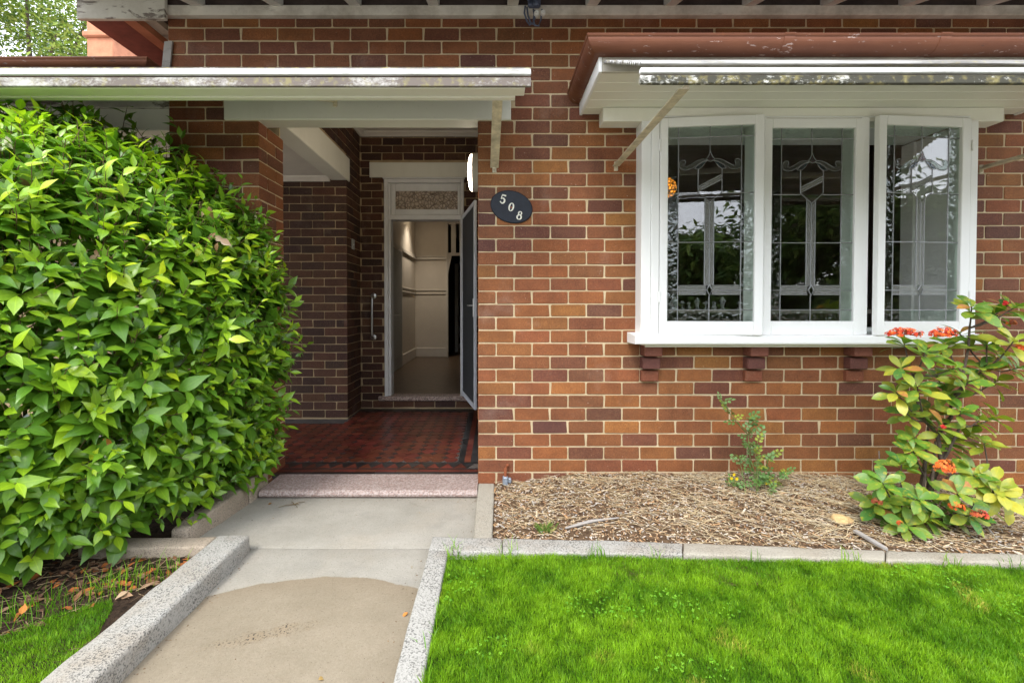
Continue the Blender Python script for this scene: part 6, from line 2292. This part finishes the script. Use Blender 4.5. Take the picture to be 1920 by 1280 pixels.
def grass(name, label, n, sampler, base_z, hmin, hmax, seed, wid=0.0020):
    g_ = np.random.default_rng(seed)
    P = sampler(n, g_)
    n = len(P)
    x, y = P[:, 0], P[:, 1]
    z0 = base_z(x, y)
    def nz(s, o):
        return np.array([mnoise.noise(Vector((a * s, b * s, o))) for a, b in zip(x, y)])
    n1, n2, n3 = nz(3.2, 0.5), nz(9.0, 4.2), nz(22.0, 7.7)
    h = g_.uniform(hmin, hmax, n) * (1 + 0.35 * n2 + 0.25 * n3)
    az = g_.uniform(0, 2 * np.pi, n)
    lean = g_.uniform(0.05, 0.75, n) * h + 0.0
    lx = np.cos(az) * lean + n2 * 0.008; ly = np.sin(az) * lean + n3 * 0.006
    wa = g_.uniform(0, 2 * np.pi, n)
    w2 = wid * g_.uniform(0.6, 1.3, n)
    wx, wy = np.cos(wa) * w2 / 2, np.sin(wa) * w2 / 2
    V = np.zeros((n, 5, 3))
    V[:, 0] = np.stack([x - wx, y - wy, z0], 1); V[:, 1] = np.stack([x + wx, y + wy, z0], 1)
    mx_, my_, mz_ = x + lx * 0.35, y + ly * 0.35, z0 + h * 0.62
    V[:, 2] = np.stack([mx_ - wx * .75, my_ - wy * .75, mz_], 1); V[:, 3] = np.stack([mx_ + wx * .75, my_ + wy * .75, mz_], 1)
    V[:, 4] = np.stack([x + lx, y + ly, z0 + h], 1)
    b = np.arange(n)[:, None] * 5
    tri = np.concatenate([b + np.array([[0, 1, 3]]), b + np.array([[0, 3, 2]]), b + np.array([[2, 3, 4]])], 1).reshape(-1)
    me = bpy.data.meshes.new(name)
    me.vertices.add(n * 5); me.vertices.foreach_set("co", V.reshape(-1))
    nt_ = n * 3
    me.loops.add(nt_ * 3); me.loops.foreach_set("vertex_index", tri.astype(np.int32))
    me.polygons.add(nt_); me.polygons.foreach_set("loop_start", np.arange(0, nt_ * 3, 3, dtype=np.int32)); me.polygons.foreach_set("loop_total", np.full(nt_, 3, dtype=np.int32))
    me.update()
    base = np.array([0.165, 0.37, 0.009]); light = np.array([0.29, 0.50, 0.014]); yel = np.array([0.48, 0.45, 0.07]); dark = np.array([0.062, 0.19, 0.006])
    n4 = np.array([mnoise.noise(Vector((a * 1.7, b * 6.5, 12.5))) for a, b in zip(x, y)])
    t = np.clip(0.5 + n1 * 0.4 + n4 * 0.5 + n2 * 0.5 + n3 * 0.3 + g_.normal(0, 0.28, n), 0, 1)[:, None]
    c = dark * (1 - t) + light * t
    c = c * 0.75 + base * 0.25
    ym = (np.clip((nz(5.5, 9.1) - 0.33) * 6, 0, 1) * (g_.random(n) < 0.35))[:, None]
    c = c * (1 - ym) + yel * ym
    c *= g_.uniform(0.8, 1.2, (n, 1))
    set_attr(me, np.repeat(c, 5, axis=0), np.zeros(n * 5))
    me.materials.append(M["grass"])
    o = bpy.data.objects.new(name, me); COL.objects.link(o)
    return tag(o, label, "grass", None, "stuff")


def lawn_front(x):
    return k_front[0][1] + (k_front[4][1] - k_front[0][1]) * np.clip((x - k_front[0][0]) / (k_front[4][0] - k_front[0][0]), 0, 1)


def samp_right(n, g_):
    # denser near the camera's edge of the picture, where the blades show largest
    x = g_.uniform(-0.222, 4.4, n * 4); y = g_.uniform(1.0, 2.16, n * 4)
    ok = (y < lawn_front(x) + 0.004) & ((x < 1.16 * y + 0.15) | ((g_.random(len(x)) < 0.45) & (x < 1.3 * y + 1.4)))
    P = np.stack([x, y], 1)[ok]
    return P[:n]


def lawn_z(x, y):
    return 0.031 + 0.004 * np.sin(x * 5.1 + y * 3.0) * np.sin(y * 7.0) + 0 * x


structure(sheet(-0.26, 6.2, 0.5, 2.16, 0.06, lambda x, y: 0.021 + 0.004 * math.sin(x * 5.1 + y * 3.0) * math.sin(y * 7.0)).build("lawn", M["lawn_soil"], smooth=True, recalc=False), "bright green lawn in front of the window")
grass("lawn_grass", "short bright green grass of the right hand lawn", 360000, samp_right, lawn_z, 0.010, 0.023, 3, 0.0016)


def samp_edge(n, g_):
    x = g_.uniform(-0.22, 2.6, n); y = lawn_front(x) + g_.uniform(-0.03, 0.02, n)
    keep = np.array([mnoise.noise(Vector((a * 7, 0, 0))) for a in x]) > 0.15
    P = np.stack([x, y], 1)[keep]
    P2 = np.stack([np.full(60, -0.222) + g_.uniform(0, 0.02, 60), g_.uniform(1.3, 1.75, 60)], 1)
    return np.concatenate([P, P2])


grass("edge_grass", "longer grass blades along the lawn kerb", 500, samp_edge, lawn_z, 0.05, 0.085, 5, 0.0035)


def samp_left(n, g_):
    x = g_.uniform(-2.6, -1.378, n * 2); y = g_.uniform(0.9, 1.95, n * 2)
    wob = np.array([mnoise.noise(Vector((a * 6, b * 6, 1.0))) for a, b in zip(x, y)]) * 0.05
    ok = (y < 1.835 + (x + 1.54) * 0.78 + wob) & (y < 1.83 + wob - np.clip(x + 1.54, 0, 1) * 1.6)
    return np.stack([x, y], 1)[ok][:n]


def samp_weed(n, g_):
    x = g_.uniform(-2.2, -1.40, n); y = 1.86 + (x + 1.54) * 0.7 + g_.uniform(-0.03, 0.16, n)
    return np.stack([x, y], 1)


def lz(x, y):
    return np.array([lbed_z(a, b) for a, b in zip(x, y)]) - 0.002


grass("left_grass", "short bright green grass patch left of the path", 60000, samp_left, lz, 0.011, 0.024, 7, 0.0016)
grass("weed_grass", "sparse long weeds at the foot of the hedge", 420, samp_weed, lz, 0.05, 0.11, 8, 0.003)

# clover growing in patches of the lawn
clv = MB()
for i in range(4200):
    x = mr.uniform(-0.2, 3.0); y = mr.uniform(1.15, 2.1)
    if y > lawn_front(x) - 0.02 or x > 1.2 * y + .2: continue
    if mnoise.noise(Vector((x * 2.3, y * 4.2, 33))) < 0.22: continue
    c = Vector((x, y, 0.031 + mr.uniform(0.014, 0.024)))
    ro = mr.uniform(0, 2 * PI); sz = mr.uniform(0.0035, 0.006)
    col = mr.choice([(0.14, 0.36, 0.02), (0.20, 0.44, 0.03), (0.10, 0.28, 0.015)])
    tl = Vector((mr.uniform(-.3, .3), mr.uniform(-.5, .1), 1)).normalized()
    a = tl.orthogonal().normalized(); b = tl.cross(a)
    for k in range(3):
        an = ro + k * 2.094
        u = a * math.cos(an) + b * math.sin(an); v = a * -math.sin(an) + b * math.cos(an)
        clv.add([c, c + u * sz * .7 + v * sz * .55, c + u * sz * 1.1, c + u * sz * .7 - v * sz * .55], [(0, 1, 2, 3)], col)
tag(clv.build("clover", M["grass"], recalc=False), "small clover leaves in patches through the right hand lawn", "clover", None, "stuff")
# grit and leaf crumbs swept to the edges of the path
gr_ = MB()
for i in range(190):
    k = mr.random()
    if k < 0.3: x, y = -1.205 + abs(mr.gauss(0, .03)), mr.uniform(1.2, 2.25)
    elif k < 0.5: x, y = -0.335 - abs(mr.gauss(0, .03)), mr.uniform(1.2, 2.2)
    elif k < 0.75: x, y = mr.uniform(-1.5, -0.12), YT - 0.012 - abs(mr.gauss(0, .02))
    elif k < 0.85: x, y = -1.5 + abs(mr.gauss(0, .08)), mr.uniform(2.3, 2.85)
    elif k < 0.92: x, y = -0.125 - abs(mr.gauss(0, .03)), mr.uniform(2.25, 2.85)
    else: x, y = mr.uniform(-1.15, -0.35), mr.uniform(1.2, 2.8)
    s = mr.uniform(0.001, 0.0034)
    a = mr.uniform(0, 6.3)
    F = frame(Vector((math.cos(a), math.sin(a), mr.uniform(-.2, .2))), UP)
    c = Vector((x, y, 0.001))
    gr_.add([c + F @ Vector(p) for p in ((-s * 1.6, -s * .6, 0), (s * 1.4, -s * .5, 0), (s * 1.2, s * .6, 0), (-s, s * .7, 0), (0, 0, s * .8))], [(0, 1, 4), (1, 2, 4), (2, 3, 4), (3, 0, 4)], mr.choice([(0.14, 0.09, 0.055), (0.20, 0.13, 0.075), (0.10, 0.075, 0.055), (0.26, 0.19, 0.11)]))
tag(gr_.build("path_grit", M["mulch"], recalc=False), "grit and leaf crumbs gathered along the edges of the path", "grit", None, "stuff")
# a few weeds and blades over the right kerb
wd_ = MB()
for (px_, py_, dx, dy, dz, L) in ((800, 1228, -0.07, 0.02, 0.06, 1), (805, 1215, 0.03, 0.05, 0.05, 1), (800, 1240, -0.02, 0.03, 0.10, 1)):
    c = gnd(px_, py_, 0.01)
    d = Vector((dx, dy, dz))
    wd_.add([c, c + Vector((.004, 0, 0)), c + d * .6 + Vector((.004, 0, .01)), c + d * .6 + Vector((0, 0, .01)), c + d + Vector((0, 0, -.005))], [(0, 1, 2, 3), (3, 2, 4)], (0.13, 0.27, 0.04))
tag(wd_.build("weed", M["grass"], recalc=False, loc=gnd(800, 1230, 0.01)), "few long grass blades leaning over the speckled kerb", "weed")


# =================================================================== TREES
def tree(name, label, base, height, rad, nclump, nleaf, leafsize, cols, seed, group=None, flat=0.55, low=0.68):
    r = random.Random(seed)
    t = thing(name, label, "tree", base, group)
    B = Vector(base)
    tr = MB()
    top = B + Vector((r.uniform(-.4, .4), r.uniform(-.4, .4), height * 0.55))
    tr.tube([B + Vector((0, 0, -0.2)), B.lerp(top, .5) + Vector((r.uniform(-.15, .15), 0, 0)), top], [height * .028, height * .022, height * .015], 9)
    cl_ = []
    for i in range(nclump):
        while True:
            v = Vector((r.uniform(-1, 1), r.uniform(-1, 1), r.uniform(-1, 1)))
            if v.length < 1 and v.length > 0.35: break
        c = B + Vector((v.x * rad, v.y * rad, height * low + v.z * height * (1 - low)))
        cl_.append(c)
        if i % 2 == 0:
            s = B.lerp(top, r.uniform(0.5, 1.0))
            m_ = (s + c) / 2 + Vector((r.uniform(-.3, .3), r.uniform(-.3, .3), r.uniform(-.1, .3)))
            tr.tube([s, m_, c], [height * .008, height * .005, height * .002], 5, cap=False)
    tr.build("trunk", M["bark"], t, smooth=True, recalc=False)
    cr_ = MB()
    per = nleaf // nclump
    for c in cl_:
        cr0 = rad * r.uniform(0.20, 0.36)
        tone = r.uniform(0.75, 1.2)
        for k in range(per):
            v = Vector((r.gauss(0, .5), r.gauss(0, .5), r.gauss(0, .5) * flat))
            p = c + v * cr0
            ax = Vector((r.uniform(-1, 1), r.uniform(-1, 1), r.uniform(-.6, .3))).normalized()
            F = frame(ax, Vector((r.uniform(-.7, .7), r.uniform(-.7, .7), 1)))
            L = leafsize * r.uniform(.6, 1.3); W = L * .42
            col = r.choice(cols); j = tone * r.uniform(.8, 1.2)
            cr_.add([p, p + F @ Vector((L * .5, W / 2, 0)), p + F @ Vector((L, 0, -L * .15)), p + F @ Vector((L * .5, -W / 2, 0))], [(0, 1, 2, 3)], tuple(q * j for q in col))
    cr_.build("crown", M["treeleaf"], t, recalc=False)["kind"] = "stuff"
    return t


GR = [(0.17, 0.26, 0.035), (0.23, 0.31, 0.045), (0.10, 0.18, 0.035), (0.28, 0.33, 0.07)]
tree("tree", "tall light green tree rising behind the roof in the top left", (-14.8, 15.0, 0), 12.2, 4.6, 95, 60000, 0.15, GR, 41)
DK = [(0.08, 0.15, 0.03), (0.11, 0.19, 0.04), (0.055, 0.11, 0.025), (0.15, 0.21, 0.04)]
for i, (x, y, hh, rd) in enumerate(((-9, -13, 4.6, 3.2), (-4.0, -15, 4.2, 2.8), (1.0, -14, 3.9, 2.8), (5.6, -13.5, 5.0, 3.0), (10.5, -13, 7.6, 3.6), (15.5, -12, 8.2, 4.0), (20, -8, 6.0, 3.4), (24, -2, 6.5, 3.2))):
    tree("street_tree", "leafy dark street tree across the road, mirrored in the window glass", (x, y, -0.1), hh, rd, 46, 24000, 0.36, DK, 60 + i, "street trees mirrored in the window", low=0.52)
sh = MB()  # unseen hedge, added to close the pale gaps in the window reflections
sh.add([(x, y, z) for z in (-0.1, 0.9, 1.7, 2.1) for x, y in [(-30 + 2.0 * k + 0.5 * math.sin(k * 7.1 + z), -17.5 + 0.4 * math.sin(k * 3.3 + z * 2)) for k in range(31)]] , [(a * 31 + k, a * 31 + k + 1, (a + 1) * 31 + k + 1, (a + 1) * 31 + k) for a in range(3) for k in range(30)])
sh.box(-30, 31, -19, -17.9, -0.1, 2.05)
sh.box(29, 30, -17.5, 1, -0.1, 2.4)
tag(sh.build("reflection_hedge", M["reflectionhedge"], recalc=False), "unseen dark hedge added behind the mirrored trees to darken the window reflections", "hedge")
structure(sheet(-60, 60, -40, -5, 8, lambda x, y: -0.12).build("road", M["kerb_plain"], recalc=False), "street in front of the garden")  # unseen street, pale like the ground to throw light back up
